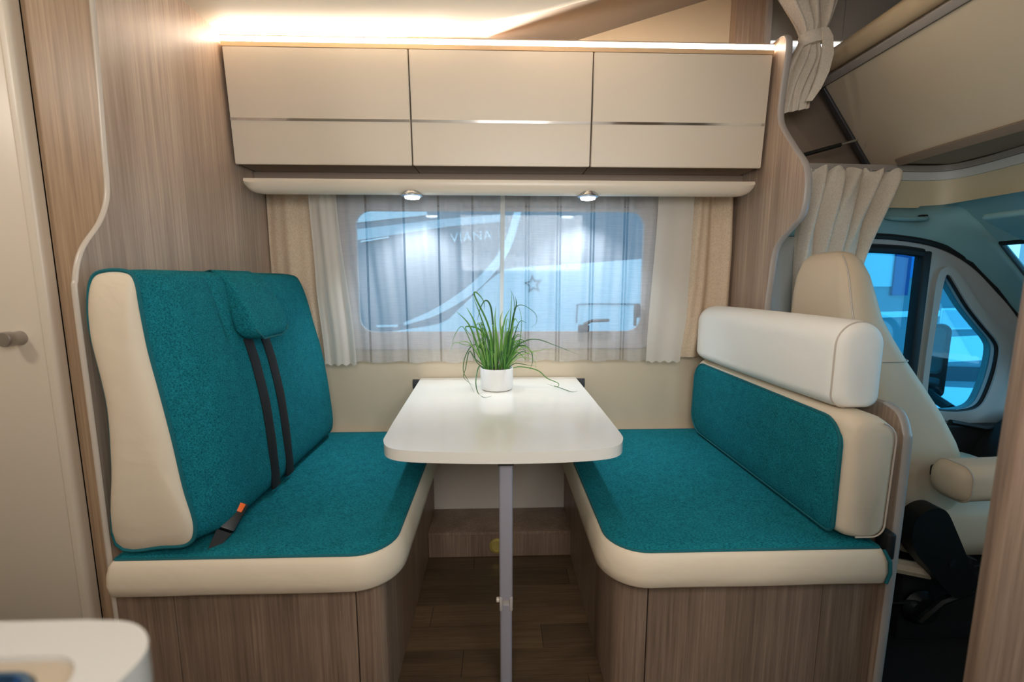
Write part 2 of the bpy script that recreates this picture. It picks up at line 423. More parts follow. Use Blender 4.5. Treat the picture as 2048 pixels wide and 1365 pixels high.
# ================================================================== overhead lockers
def dooroff(z): return 1.690 + (1.939 - z) / .381 * .025
lock = None
XB = [-.940, -.306, .342, .984]
for i in range(3):
    a, b = XB[i] + .0022, XB[i + 1] - .0022
    nm = ['left overhead locker with cream flap and bright trim line beside wood wall',
          'middle overhead locker with cream flap and slim trim line',
          'right overhead locker with cream flap next to the cab partition'][i]
    lk = thing('overhead_locker', ((a + b) / 2, 1.82, 1.56), nm, 'locker', 'overhead lockers')
    bm = NB(); add_plate(bm, [(1.712, 1.930), (1.735, 1.564), (YW - .004, 1.564), (YW - .004, 1.930)], [], YZ, a, b); obj('carcass', bm, 'recess_brown', lk)
    bm = NB(); add_plate(bm, [(dooroff(1.939), 1.939), (dooroff(1.558), 1.558), (dooroff(1.558) + .016, 1.559), (dooroff(1.939) + .016, 1.940)], [], YZ, a, b)
    bmesh.ops.bevel(bm, geom=bm.edges[:], offset=.0022, segments=2, affect='EDGES')
    dr = obj('flap_door', bm, 'cabinet_cream', lk)
    bm = NB(); add_plate(bm, [(dooroff(1.712) - .0018, 1.7115), (dooroff(1.702) - .0018, 1.7025), (dooroff(1.702) + .004, 1.7025), (dooroff(1.712) + .004, 1.7115)], [], YZ, a + .001, b - .001)
    obj('trim_strip', bm, 'chrome', dr, False)
# light bar on top of the lockers
lb = thing('led_light_bar', (0.02, 1.68, 1.947), 'long glowing warm light bar along the top of the lockers', 'light bar')
box('lower_lip', 'led_wood', lb, -.943, .988, 1.692, 1.740, 1.9405, 1.9555)
box('diffuser', 'led_lens', lb, -.942, .987, 1.694, 1.700, 1.9557, 1.9718)
box('upper_lip', 'recess_brown', lb, -.943, .988, 1.690, 1.706, 1.9720, 1.9755)
box('back_profile', 'led_wood', lb, -.943, .988, 1.706, 1.740, 1.9557, 1.9640)
# LED strips lying behind the upper lip, shining up and towards the room
for xa, xb, pw in ((-.94, -.15, 7.5), (-.15, .55, 2.0)):
    area('uplight', ((xa + xb) / 2, 1.722, 1.9700), ((xa + xb) / 2, .722, 1.9700 + .50), xb - xa, .010, pw, (1.0, .87, .72), 120)

# pelmet, recess panel and curtain rail
rp = tag(box('trim_2', 'recess_brown', None, XL + .002, XR - .002, 1.86, 1.90, 1.512, 1.563), 'brown recessed board between lockers and pelmet shelf', None, None, 'structure')
pel = thing('pelmet_shelf', (.02, 1.78, 1.455), 'long white rounded pelmet shelf above the window curtains', 'shelf')
PP = [(1.700, 1.506), (1.835, 1.508), (1.835, 1.498), (1.766, 1.496), (1.752, 1.462), (1.738, 1.4575), (1.720, 1.460), (1.706, 1.470), (1.697, 1.490)]
pp = [Vector((p[0], p[1])) for p in PP]
rings = []
for x, s in ((-.905, .55), (-.898, .78), (-.880, .93), (-.850, 1.0), (.905, 1.0), (.930, .93), (.948, .78), (.955, .55)):
    rings.append([Vector((x, q.x, 1.507 - (1.507 - q.y) * s)) for q in pp])
obj('shelf_body', add_loft(NB(), rings), 'pelmet_cream', pel, True, 35)
sp = thing('spotlight', (-.313, 1.730, 1.45), 'lit round spotlight under the pelmet, left one of the pair', 'spotlight', 'spotlights under the pelmet')
bm = NB(); add_lathe(bm, [(.030, 1.470), (.036, 1.460), (.039, 1.456), (.039, 1.453), (.031, 1.449), (.028, 1.451)], (-.313, 1.730, 0), 'z', 28); obj('bezel', bm, 'steel', sp)
bm = NB(); add_lathe(bm, [(.028, 1.4505), (.026, 1.4440), (.013, 1.4415), (.002, 1.441)], (-.313, 1.730, 0), 'z', 24); obj('lens', bm, 'spot_lens', sp)
sp2 = copy_tree(sp, (.653, 0, 0), 'lit round spotlight under the pelmet, right one of the pair')
for x in (-.313, .340):
    l = bpy.data.lights.new('spot_beam', 'SPOT'); l.energy = 13; l.color = (.80, .90, 1.0); l.spot_size = R(110); l.spot_blend = .8; l.shadow_soft_size = .02
    o = bpy.data.objects.new('spot_beam', l); COL.objects.link(o); o.location = (x, 1.735, 1.436); o.rotation_euler = (R(14), 0, 0)

# ================================================================== curtains at the window
def curtain(name, material, fx0, fx1, z1, z0, y, folds, amp, label, cat='curtain', group=None, nx=90, nz=26, bottom=None, ph=0, taper=0, parent=None):
    """fx0/fx1: edge x as functions of t (0 top, 1 bottom)"""
    bm = NB(); uv = bm.loops.layers.uv.new('UVMap'); G = []
    for j in range(nz + 1):
        t = j / nz; row = []
        for i in range(nx + 1):
            s = i / nx; x = fx0(t) + (fx1(t) - fx0(t)) * s
            zb = z0 + (bottom(s) if bottom else 0)
            z = z1 + (zb - z1) * t
            a = amp * (1 - taper * t)
            yy = y + a * math.sin(2 * math.pi * folds * s + ph + .25 * math.sin(3 * t + s * 5)) + .35 * a * math.sin(2 * math.pi * folds * 2.3 * s + 1.3 + t)
            row.append(bm.verts.new((x, yy, z)))
        G.append(row)
    for j in range(nz):
        for i in range(nx):
            f = bm.faces.new((G[j][i], G[j][i + 1], G[j + 1][i + 1], G[j + 1][i]))
            for l in f.loops: l[uv].uv = (l.vert.co.x, l.vert.co.z)
    o = obj(name, bm, material, parent, True, 180)
    if label: tag(o, label, cat, group)
    return o
C = lambda v: (lambda t: v)
def lerpf(*k):
    def f(t):
        for (a, x), (b, yv) in zip(k, k[1:]):
            if t <= b: return x + (yv - x) * sm((t - a) / (b - a))
        return k[-1][1]
    return f
scal = lambda s: .004 * math.sin(s * 26)
left_sheer = curtain('sheer_curtain', 'sheer_left', lerpf((0, -.66), (1, -.60)), lerpf((0, .030), (1, .020)), 1.502, .802, 1.881, 7, .006, 'left sheer white curtain with dark pinstripes over the window', group='sheer curtains', bottom=scal)
c = curtain('sheer_curtain', 'sheer_right', lerpf((0, .018), (1, .015)), lerpf((0, .665), (1, .640)), 1.502, .803, 1.884, 7, .006, 'right sheer white curtain with double pinstripes over the window', group='sheer curtains', bottom=scal, ph=1)
curtain('front_hem', 'lining', lerpf((0, .014), (1, .008)), lerpf((0, .032), (1, .022)), 1.502, .802, 1.872, .5, .001, None, nx=4, parent=left_sheer)
# opaque pale lining bands at both outer sides
curtain('curtain_lining', 'lining', lerpf((0, -.745), (.5, -.735), (1, -.715)), lerpf((0, -.635), (1, -.585)), 1.502, .796, 1.860, 1.6, .005, 'pale lining band between left beige drape and sheer curtain', bottom=scal, nx=40)
curtain('curtain_lining', 'lining', lerpf((0, .655), (1, .630)), lerpf((0, .800), (.7, .795), (1, .775)), 1.502, .800, 1.864, .8, .003, 'pale lining band between right beige drape and sheer curtain', bottom=scal, nx=40)
curtain('drape', 'drape', lerpf((0, -.944), (.3, -.946), (.6, -.94), (1, -.90)), lerpf((0, -.742), (.5, -.735), (.8, -.722), (1, -.70)), 1.502, .800, 1.928, 1.5, .009, 'beige drape hanging at left end of the window by wood wall', nx=60, ph=.8)
curtain('drape', 'drape', lerpf((0, .812), (.5, .802), (.8, .785), (1, .755)), lerpf((0, .975), (.4, .985), (1, .988)), 1.502, .815, 1.898, 1.6, .013, 'beige drape hanging at right end of the window behind bolster', nx=60, ph=2.2)

# ================================================================== benches
def smooth_ring(prof, n=5): return crom(prof, n, True)
def base_left():
    t = thing('bench_base', (-.6, 1.5, 0), 'wood-grain bench base under the left seat cushion', 'bench base', 'dinette bench bases')
    box('carcass', 'gap_dark', t, XL + .004, -.315, 1.066, YW - .012, .002, .392)
    for a, b in ((XL + .003, -.8095), (-.8065, -.3615)): box('front_panel', 'wood_base', t, a, b, 1.050, 1.066, .002, .394)
    bm = NB(); add_plate(bm, rrect(-.3585, -.290, 1.050, 1.12, (.001, .030, .001, .001), 8), [], XY(0), .002, .394); obj('corner_post', bm, 'wood_base', t, True, 30)
    box('side_panel', 'wood_base', t, -.306, -.290, 1.1205, YW - .012, .002, .394)
def base_right():
    t = thing('bench_base', (.65, 1.5, 0), 'wood-grain bench base under the right seat cushion', 'bench base', 'dinette bench bases')
    box('carcass', 'gap_dark', t, .325, XR - .004, 1.066, YW - .012, .002, .392)
    for a, b in ((.3865, .8445), (.8465, XR - .003)): box('front_panel', 'wood_base', t, a, b, 1.050, 1.066, .002, .394)
    bm = NB(); add_plate(bm, rrect(.300, .3835, 1.050, 1.12, (.035, .001, .001, .001), 8), [], XY(0), .002, .394); obj('corner_post', bm, 'wood_base', t, True, 30)
    box('side_panel', 'wood_base', t, .300, .316, 1.1205, YW - .012, .002, .394)
    box('hook_tag', 'yellow_tag', t, .2965, .3, 1.135, 1.150, .355, .388)
base_left(); base_right()

def seat_cushion(name, x0, x1, y0, y1, rr, label):
    t = thing(name, ((x0 + x1) / 2, (y0 + y1) / 2, .396), label, 'seat cushion', 'bench seat cushions')
    q0 = rrect(x0 + .02, x1 - .02, y0 + .02, y1 - .02, tuple(max(.004, r - .02) for r in rr), 10)
    cnt = [max(1, int(math.hypot(q0[(i + 1) % len(q0)][0] - p[0], q0[(i + 1) % len(q0)][1] - p[1]) / .035)) for i, p in enumerate(q0)]
    def ring(d, z, wob=0):
        q = rrect(x0 + d, x1 - d, y0 + d, y1 - d, tuple(max(.004, r - d) for r in rr), 10)
        # densify the straight sides
        out = []
        for i, p in enumerate(q):
            n = q[(i + 1) % len(q)]; k = cnt[i]
            for s in range(k): out.append((p[0] + (n[0] - p[0]) * s / k, p[1] + (n[1] - p[1]) * s / k))
        return [Vector((p[0], p[1], z + wob * (math.sin(p[0] * 17) + math.sin(p[1] * 13)))) for p in out]
    bm = NB(); add_loft(bm, [ring(.030, .396), ring(.008, .3965), ring(.001, .403, .0015), ring(-.002, .428, .0015), ring(.0, .452), ring(.006, .472), ring(.013, .482), ring(.021, .4865)])
    obj('boxing', bm, 'cream_leather', t, True, 80)
    bm = NB(); r0 = ring(.0285, .4865); c = Vector(((x0 + x1) / 2, (y0 + y1) / 2, 0))
    top = [ring(.0185, .4852), ring(.024, .4882), ring(.05, .4910), ring(.11, .493), ring(.19, .494)]
    add_loft(bm, top, False, True); obj('top_cover', bm, 'teal_seat', t, True, 80)
    bm = NB(); add_tube(bm, ring(.0185, .4866), .0034, 6, True); obj('piping', bm, 'teal_piping', t)
    return t
seat_cushion('seat_cushion', -.930, -.243, 1.000, 1.925, (.02, .115, .03, .02), 'left teal bench seat cushion with cream front band')
sc = seat_cushion('seat_cushion', .258, .965, .990, 1.925, (.115, .02, .02, .03), 'right teal bench seat cushion with cream front band')

bm = NB(); add_box(bm, .967, .988, 1.006, 1.050, .450, .522, .008, 3); obj('strap_loop', bm, 'belt_black', sc)
bm = NB(); add_tube(bm, [(.956, .9905, .402), (.962, .9885, .43), (.960, .990, .46), (.950, 1.000, .485)], .004, 6); obj('end_piping', bm, 'teal_piping', sc)
# ---- left backrest
NEAR = [(-.908, .520), (-.80, .512), (-.740, .520), (-.722, .565), (-.738, .66), (-.752, .777), (-.770, .90), (-.784, .99), (-.792, 1.08), (-.797, 1.145), (-.815, 1.164), (-.86, 1.165), (-.888, 1.150), (-.902, 1.10), (-.905, 1.03), (-.893, .93), (-.887, .84), (-.895, .70)]
MID = [(-.915, .512), (-.80, .504), (-.712, .508), (-.685, .55), (-.690, .66), (-.702, .777), (-.722, .90), (-.742, .99), (-.762, 1.08), (-.784, 1.142), (-.806, 1.164), (-.86, 1.170), (-.895, 1.155), (-.915, 1.10), (-.918, 1.03), (-.915, .93), (-.915, .84), (-.915, .70)]
lbk = thing('backrest_cushion', (-.82, 1.47, .50), 'large teal backrest cushion with cream end panel on left bench', 'backrest')
def lsec(y):
    a = sm((y - 1.028) / .10); e = sm((y - 1.80) / .115)
    A = smooth_ring(NEAR); B = smooth_ring(MID); out = []
    for p, q in zip(A, B):
        v = p.lerp(q, a)
        x, z = v.x, v.y
        # crease between the near half and the belt side, and rounded far end
        if x > -.86:
            x -= .010 * math.exp(-((y - 1.262) / .012) ** 2) * sm((z - .93) / .1)
            x -= .085 * (1 - math.sqrt(max(0, 1 - e * e))) if e > 0 else 0
        if e > 0 and z > .9: z -= .075 * (1 - math.sqrt(max(0, 1 - e * e)))
        out.append(Vector((x, y, z)))
    return out
ys = [1.028, 1.04, 1.06, 1.09, 1.13, 1.18, 1.22, 1.24, 1.25, 1.256, 1.262, 1.268, 1.275, 1.29, 1.33, 1.4, 1.5, 1.6, 1.7, 1.76, 1.80, 1.83, 1.855, 1.875, 1.890, 1.902, 1.910, 1.914]
obj('cover', add_loft(NB(), [lsec(y) for y in ys], False, True), 'teal', lbk, True, 80)
n0 = lsec(1.028); cen = sum(n0, Vector()) / len(n0)
def capring(s, y): return [Vector((cen.x + (p.x - cen.x) * s, y, cen.z + (p.z - cen.z) * (1 - (1 - s) * .9))) for p in n0]
obj('end_panel', add_loft(NB(), [capring(1, 1.028), capring(.965, 1.021), capring(.88, 1.013), capring(.7, 1.006), capring(.45, 1.003), capring(.2, 1.002)], False, True), 'cream_leather', lbk, True, 80)
bm = NB(); add_tube(bm, [p + Vector((0, -.001, 0)) for p in n0], .0048, 7, True); obj('piping', bm, 'teal_piping', lbk)
def lfront(z, k=0):
    pts = [(p[0], p[1]) for p in MID[3:10]]
    for (xa, za), (xb, zb) in zip(pts, pts[1:]):
        if za <= z <= zb: return xa + (xb - xa) * (z - za) / (zb - za)
    return pts[0][0] if z < pts[0][1] else pts[-1][0]
# padded belt cover: wedge draped over the top of the cushion
padr = []
for k, (z, y0, y1, xo, xi) in enumerate([(1.166, 1.345, 1.510, -.850, -.870), (1.174, 1.338, 1.520, -.810, -.835), (1.158, 1.330, 1.524, -.776, -.81), (1.12, 1.318, 1.520, -.746, -.785), (1.07, 1.302, 1.506, -.712, -.765), (1.03, 1.290, 1.488, -.688, -.752), (1.005, 1.287, 1.472, -.676, -.745), (.988, 1.297, 1.455, -.674, -.738), (.976, 1.315, 1.435, -.680, -.730)]):
    q = rrect(xi, xo, y0, y1, min(.012, (xo - xi) * .45), 4)
    padr.append([Vector((p[0], p[1], z)) for p in q])
pad = obj('belt_pad', add_loft(NB(), padr), 'teal', lbk, True, 60)
bm = NB(); add_tube(bm, [Vector((-.685, 1.289, 1.01)), Vector((-.674, 1.297, .990)), Vector((-.678, 1.32, .9765)), Vector((-.678, 1.43, .9765)), Vector((-.674, 1.455, .990)), Vector((-.678, 1.471, 1.008))], .003, 6); obj('pad_piping', bm, 'teal_piping', pad)
def strap(y0, label):
    bm = NB(); rows = []
    for k in range(25):
        z = .975 - (.975 - .515) * k / 24; x = lfront(z) + .003
        ya = y0 + .004 * math.sin(k * .22); 
        rows.append([Vector((x, ya, z)), Vector((x + .0025, ya + .004, z)), Vector((x + .0025, ya + .042, z)), Vector((x, ya + .046, z)), Vector((x - .006, ya + .044, z)), Vector((x - .006, ya + .002, z))])
    add_loft(bm, rows); return tag(obj('seat_belt', bm, 'belt_black', None, True, 60), label, 'seat belt', 'belts on left backrest')
strap(1.318, 'black belt strap on teal backrest, the one nearer the photographer')
strap(1.412, 'black belt strap on teal backrest, the one nearer the window')
bk = thing('belt_buckle', (-.70, 1.08, .497), 'black seat belt buckle with orange button on left seat', 'belt buckle')
def oriented(bm, mtx):
    bmesh.ops.transform(bm, matrix=mtx, verts=bm.verts[:]); return bm
ax = Vector((.12, .80, .56)).normalized(); az = Vector((.48, -.77, .43)); az = (az - ax * az.dot(ax)).normalized(); ay = az.cross(ax)
MB_ = Matrix.Translation((-.694, 1.135, .536)) @ Matrix((ax, ay, az)).transposed().to_4x4()
bm = NB(); add_box(bm, -.045, .030, -.022, .022, -.012, .010, .005); oriented(bm, MB_); obj('housing', bm, 'black_plastic', bk)
bm = NB(); add_box(bm, .004, .027, -.014, .014, -.004, .0120, .002); oriented(bm, MB_); obj('release_button', bm, 'orange', bk)
bm = NB(); add_plate(bm, [(-.10, -.006), (-.05, -.018), (-.05, .018), (-.10, .012)], [], lambda u, v, d: Vector((u, v, d)), -.010, .008); oriented(bm, MB_); obj('stalk', bm, 'belt_black', bk)

# ---- right backrest and bolster
rb = thing('backrest_cushion', (.9, 1.45, .50), 'low cream backrest cushion with teal front on right bench', 'backrest')
def rsec(y, e):
    # section in x-z at y, e: inset
    q = rrect(.852 + e, .972 - e * .6, .502 + e * .3, .815 - e, (.03, .03, .07, .03), 6)
    out = []
    for x, z in q:
        lean = (z - .50) * .02
        if x < .90: x -= .010 * math.sin(math.pi * min(1, max(0, (z - .5) / .31)))
        out.append(Vector((x + lean, y, z)))
    return out
RS = [(1.022, .030), (1.026, .014), (1.036, .005), (1.055, 0), (1.2, 0), (1.5, 0), (1.75, 0), (1.84, 0), (1.868, .006), (1.885, .02)]
obj('body', add_loft(NB(), [rsec(y, e) for y, e in RS]), 'cream_leather', rb, True, 80)
def rface(y, z, off):
    lean = (z - .50) * .02
    return Vector((.852 - .010 * math.sin(math.pi * min(1, max(0, (z - .5) / .31))) + lean - off, y, z))
OUT = rrect(1.040, 1.868, .506, .800, (.03, .05, .075, .085), 8)
OUT = rrect(1.040, 1.868, .506, .798, (.025, .07, .06, .075), 8)
cy, cz = 1.45, .655
rings = []
for s, off in ((1, -.004), (1, .0035), (.985, .006), (.93, .008), (.8, .010), (.6, .011), (.3, .011)):
    rings.append([rface(cy + (p[0] - cy) * s, cz + (p[1] - cz) * (1 - (1 - s)), off) for p in OUT])
obj('front_cover', add_loft(NB(), rings, True, True), 'teal', rb, True, 80)
bm = NB(); add_tube(bm, [rface(p[0], p[1], .004) for p in OUT], .0042, 7, True); obj('piping', bm, 'teal_piping', rb)
er = [Vector((p.x, p.y - .003, p.z)) for p in rsec(1.026, .012)]
bm = NB(); add_tube(bm, er[6:20], .002, 6); obj('seam', bm, 'trim_pale', rb)

bo = thing('bolster_cushion', (.905, 1.47, .818), 'off-white bolster headrest cushion lying on the right backrest', 'bolster')
def bsec(y, e, sh):
    q = rrect(.832 + e + sh, .972 - e + sh * .5, .819 + e * .4, 1.042 - e + sh * .1, (.035, .03, .072, .062), 8)
    return [Vector((x, y, z)) for x, z in q]
BS = [(1.083, .034, .02), (1.087, .016, .02), (1.096, .006, .02), (1.112, .001, .02), (1.125, 0, .018), (1.3, -.002, .012), (1.6, -.002, .003), (1.80, 0, 0), (1.845, .006, 0), (1.862, .016, 0), (1.872, .034, 0)]
obj('cover', add_loft(NB(), [bsec(*b) for b in BS]), 'bolster_leather', bo, True, 80)
sr = bsec(1.101, .0035, .02)
bm = NB(); add_tube(bm, sr, .0022, 6, True); obj('piping', bm, 'trim_pale', bo)

# ================================================================== table
tb = thing('dinette_table', (.01, 1.5, 0), 'white dinette table with rounded front corners on one folding leg', 'table')
TO = [(-.336, 1.938)] + [(-.325, 1.60), (-.316, 1.32), (-.310, 1.20)]
corner = crom([(-.310, 1.20), (-.306, 1.165), (-.285, 1.120), (-.235, 1.093), (-.12, 1.078), (.015, 1.071), (.15, 1.074), (.265, 1.089), (.315, 1.114), (.338, 1.160), (.343, 1.20)], 5)
TO = [(-.336, 1.938), (-.325, 1.60), (-.316, 1.32)] + [(p.x, p.y) for p in corner] + [(.344, 1.32), (.344, 1.60), (.342, 1.938)]
bm = NB(); add_plate(bm, TO, [], XY(0), .690, .720)
es = [e for e in bm.edges if abs(e.verts[0].co.z - e.verts[1].co.z) < 1e-5 and len(e.link_faces) == 2 and abs(e.calc_face_angle(0)) > .8]
bmesh.ops.bevel(bm, geom=es, offset=.0035, segments=3, affect='EDGES')
obj('table_top', bm, 'white_gloss', tb, True, 35)
lx, ly = .020, 1.128
bm = NB(); add_plate(bm, rrect(lx - .018, lx + .018, ly - .018, ly + .018, .007, 5), [], XY(0), .288, .675); obj('upper_leg', bm, 'leg_grey', tb, True, 50)
bm = NB(); add_plate(bm, rrect(lx - .0165, lx + .0165, ly - .0165, ly + .0165, .007, 5), [], XY(0), .002, .2705); obj('lower_leg', bm, 'leg_grey', tb, True, 50)
hg = NB(); add_box(hg, lx - .018, lx - .009, ly - .019, ly + .018, .254, .296, .003); add_box(hg, lx + .009, lx + .018, ly - .019, ly + .018, .254, .296, .003); add_box(hg, lx - .009, lx + .009, ly - .014, ly + .018, .254, .296, .002)
hinge = obj('hinge', hg, 'trim_grey', tb)
bm = NB(); add_lathe(bm, [(.007, -.004), (.007, .004), (.005, .006), (.001, .006)], (lx - .022, ly - .004, .279), 'x', 16); obj('hinge_pin', bm, 'trim_pale', hinge)
bm = NB(); add_box(bm, lx - .021, lx + .021, ly - .021, ly + .021, .668, .690, .003); obj('leg_bracket', bm, 'dark_grey', tb)
rl = NB(); add_box(rl, -.372, .385, 1.9355, YW - .001, .672, .714, .003); add_box(rl, -.372, .385, 1.9345, 1.9365, .690, .696)
tag(obj('wall_rail', rl, 'dark_grey'), 'dark grey metal wall rail behind the white table', 'rail')

# ================================================================== potted grass
pt = thing('potted_grass', (-.004, 1.735, .72), 'potted grass plant in white cylinder pot on the table', 'plant')
bm = NB(); add_lathe(bm, [(.056, .7205), (.062, .724), (.0640, .735), (.0640, .803), (.0625, .807), (.0597, .805), (.059, .792), (.002, .791)], (-.004, 1.735, 0), 'z', 40); obj('pot', bm, 'pot_white', pt)
bm = NB(); add_lathe(bm, [(.0585, .792), (.058, .797), (.03, .800), (.002, .800)], (-.004, 1.735, 0), 'z', 24); obj('soil', bm, 'soil', pt)
def blade(pts, w, m):
    P = crom(pts, 5); bm = NB(); rows = []
    for i, p in enumerate(P):
        a = P[max(0, i - 1)]; b = P[min(len(P) - 1, i + 1)]; t = (b - a).normalized()
        u = t.cross(Vector((0, 1, 0)))
        if u.length < .2: u = t.cross(Vector((1, 0, 0)))
        u.normalize(); v = t.cross(u).normalized(); k = i / (len(P) - 1)
        ww = w * (1 - k ** 2.2 * .9) * (.7 + .3 * min(1, k * 5))
        rows.append([p + u * ww, p + v * ww * .35, p - u * ww, p - v * ww * .25])
    add_loft(bm, rows); obj('grass_blade', bm, m, pt, True, 60)
PX = lambda x, y, yy=1.735: Vector((-.004 + (x - 993) * .00196 * 1.0, yy, .7975 + (735 - y) * .00196))
rnd = random.Random(3)
hand = [  # drawn blades: image-like offsets in the plant's own plane, lean in y
    ([(965, 735), (985, 690), (975, 640), (951, 588), (955, 582), (968, 598), (970, 615)], .0030, 0), ([(978, 735), (980, 690), (966, 640), (948, 590)], .0036, 0),
    ([(975, 735), (963, 690), (950, 640), (935, 610)], .0040, 1), ([(970, 735), (958, 695), (940, 645), (915, 618)], .0036, 0),
    ([(985, 735), (988, 680), (984, 620), (978, 600), (970, 598), (962, 612), (956, 635)], .0030, 2), ([(995, 735), (996, 690), (990, 640), (992, 610)], .0034, 3),
    ([(1005, 735), (1012, 690), (1020, 640), (1024, 580)], .0034, 1), ([(1008, 735), (1018, 680), (1026, 630), (1032, 605), (1030, 590)], .0034, 2),
    ([(1000, 735), (1002, 680), (1010, 635), (1020, 615)], .0036, 1), ([(1002, 735), (1004, 690), (1000, 640), (1006, 618)], .0034, 3),
    ([(990, 735), (985, 690), (960, 655), (935, 648), (934, 655), (945, 668)], .0030, 0), ([(1010, 735), (1022, 700), (1048, 680), (1075, 676), (1110, 688), (1160, 708)], .0022, 2),
    ([(1012, 735), (1030, 710), (1060, 698), (1100, 690)], .0018, 3), ([(1008, 735), (1025, 700), (1045, 688), (1062, 700), (1066, 720), (1060, 738)], .0024, 2),
    ([(975, 735), (950, 715), (938, 700), (930, 735), (926, 755), (945, 772)], .0018, 2), ([(970, 735), (952, 720), (944, 690), (930, 710), (925, 740), (935, 762), (950, 772)], .0018, 2),
    ([(965, 735), (958, 728), (953, 750), (957, 780), (970, 806), (984, 803)], .0018, 2), ([(1015, 735), (1040, 730), (1075, 738), (1095, 755), (1118, 766), (1115, 774), (1095, 768)], .0018, 0),
    ([(1110, 772), (1130, 786), (1140, 791), (1152, 786)], .0012, 2), ([(1010, 735), (1022, 650), (1030, 612), (1045, 606), (1068, 622), (1070, 640), (1058, 650)], .0013, 2),
    ([(968, 735), (945, 690), (925, 650), (908, 670), (904, 690)], .0014, 0), ([(1010, 735), (1024, 660), (1028, 600), (1020, 575)], .0014, 2),
    ([(975, 735), (960, 690), (930, 685), (910, 680), (900, 700)], .0012, 1), ([(1005, 735), (1035, 690), (1042, 650), (1040, 620), (1030, 600)], .0012, 0),
    ([(1012, 735), (1028, 720), (1042, 712), (1070, 720), (1072, 742)], .0014, 3), ([(1014, 735), (1030, 725), (1050, 728), (1074, 733)], .0016, 2)]
for n, (pts, wd_, mi) in enumerate(hand):
    dy = rnd.uniform(-.03, .03); ln = rnd.uniform(-.035, .035)
    q = []
    for k, (a, b) in enumerate(pts):
        p = PX(a, b, 1.735 + dy + ln * k / len(pts))
        if p.z < .7225: p.y -= (.7225 - p.z) * 2.3; p.z = .7225
        if p.z < .80 and k > 0: p.y = min(p.y, 1.735 - .075) if abs(p.x + .004) < .09 else p.y
        q.append(p)
    if pts[0][1] == 735: q[0].x = max(-.05, min(.045, q[0].x))
    blade(q, wd_ * 1.25, 'leaf%d' % mi)
for n in range(74):
    a = rnd.uniform(0, 2 * math.pi); r0 = .048 * math.sqrt(rnd.random()); x0 = -.004 + r0 * math.cos(a); y0 = 1.735 + r0 * math.sin(a)
    h = rnd.uniform(.06, .20); sp_ = rnd.uniform(.015, .075) * (1.7 if h < .13 else 1); droop = rnd.uniform(0, .05) if h < .15 else rnd.uniform(0, .02)
    c_, s_ = math.cos(a), math.sin(a) * .7
    pts = [(x0, y0, .797), (x0 + c_ * sp_ * .25, y0 + s_ * sp_ * .25, .797 + h * .5), (x0 + c_ * sp_ * .65, y0 + s_ * sp_ * .65, .797 + h), (x0 + c_ * sp_ * 1.1, y0 + s_ * sp_ * 1.1, .797 + h * 1.02 - droop)]
    blade(pts, rnd.uniform(.0014, .0034), 'leaf%d' % rnd.randrange(4))

# ================================================================== kitchen worktop at lower left
kt = thing('kitchen_unit', (-.6, 0, 0), 'white kitchen worktop corner with sunken steel sink, lower left', 'kitchen unit')
WT = [(-1.4, .308), (-.30, .307)] + [(p.x, p.y) for p in crom([(-.30, .307), (-.268, .304), (-.247, .293), (-.2345, .276), (-.2335, .255), (-.238, .225), (-.25, .19)], 5)][1:] + [(-.25, -.28), (-1.4, -.28)]
SK = rrect(-1.0, -.263, -.15, .2755, .030, 8)
bm = NB(); add_plate(bm, WT, [SK[::-1]], XY(0), .872, .900); obj('worktop', bm, 'worktop_white', kt, True, 35)
SK2 = rrect(-.985, -.283, -.13, .2665, .022, 8)
bm = NB(); add_plate(bm, SK, [SK2[::-1]], XY(0), .8925, .8955); obj('sink_ledge', bm, 'sink_beige', kt)
bm = NB(); add_loft(bm, [[Vector((p[0], p[1], z)) for p in rrect(-.985 + d, -.283 - d, -.13 + d, .2665 - d, .022, 8)] for d, z in ((0, .894), (.0015, .8985), (.004, .8985), (.008, .885), (.012, .80), (.03, .778))], False, True)
obj('sink_bowl', bm, 'sink_steel', kt)
bm = NB(); add_box(bm, -1.395, -.29, -.27, .27, 0.002, .76, .004); obj('cabinet_body', bm, 'cabinet_cream', kt)
# ---- near right door post
np_ = tag(box('wall_entrance', 'wood_base', None, .688, 1.0, .55, .575, .002, 1.985, bev=.006), 'blurred wood-grain post at the right edge near the photographer', None, None, 'structure')

# ================================================================== over-cab alcove
# wood post and grey panels above the partition
tag(box('trim_3', 'wood_panel', None, .945, 1.062, 1.90, 1.946, 1.992, 2.38), 'wood-grain upright post above the right locker', None, None, 'structure')
tag(box('trim_4', 'trim_grey', None, 1.0625, 1.082, 1.885, 1.946, 1.99, 2.38), 'slim pale upright edge strip beside the wood post', None, None, 'structure')
aw = thing('wall_alcove', (1.9, 1.947, 1.56), 'pale grey panelled side wall of the over-cab sleeping alcove', None, None, 'structure')
box('lower_wall', 'recess_brown', aw, 1.03, 2.9, 1.947, 1.99, 1.54, 1.975)
box('white_band', 'alcove_white', aw, 1.03, 2.9, 1.947, 1.99, 1.976, 2.10)
box('nose_wall', 'alcove_grey', aw, 2.86, 2.9, -.29, 1.94, 1.57, 2.38)
for a, b in ((1.03, 1.398), (1.402, 1.798), (1.802, 2.9)): box('upper_panel', 'alcove_grey', aw, a, b, 1.925, 1.99, 2.104, 2.42)
# alcove light under the upper panels
al = tag(box('alcove_lamp', 'alcove_lens', None, 1.10, 1.75, 1.932, 1.945, 2.094, 2.102), 'small cool lamp glowing behind the tied alcove curtain', 'lamp')
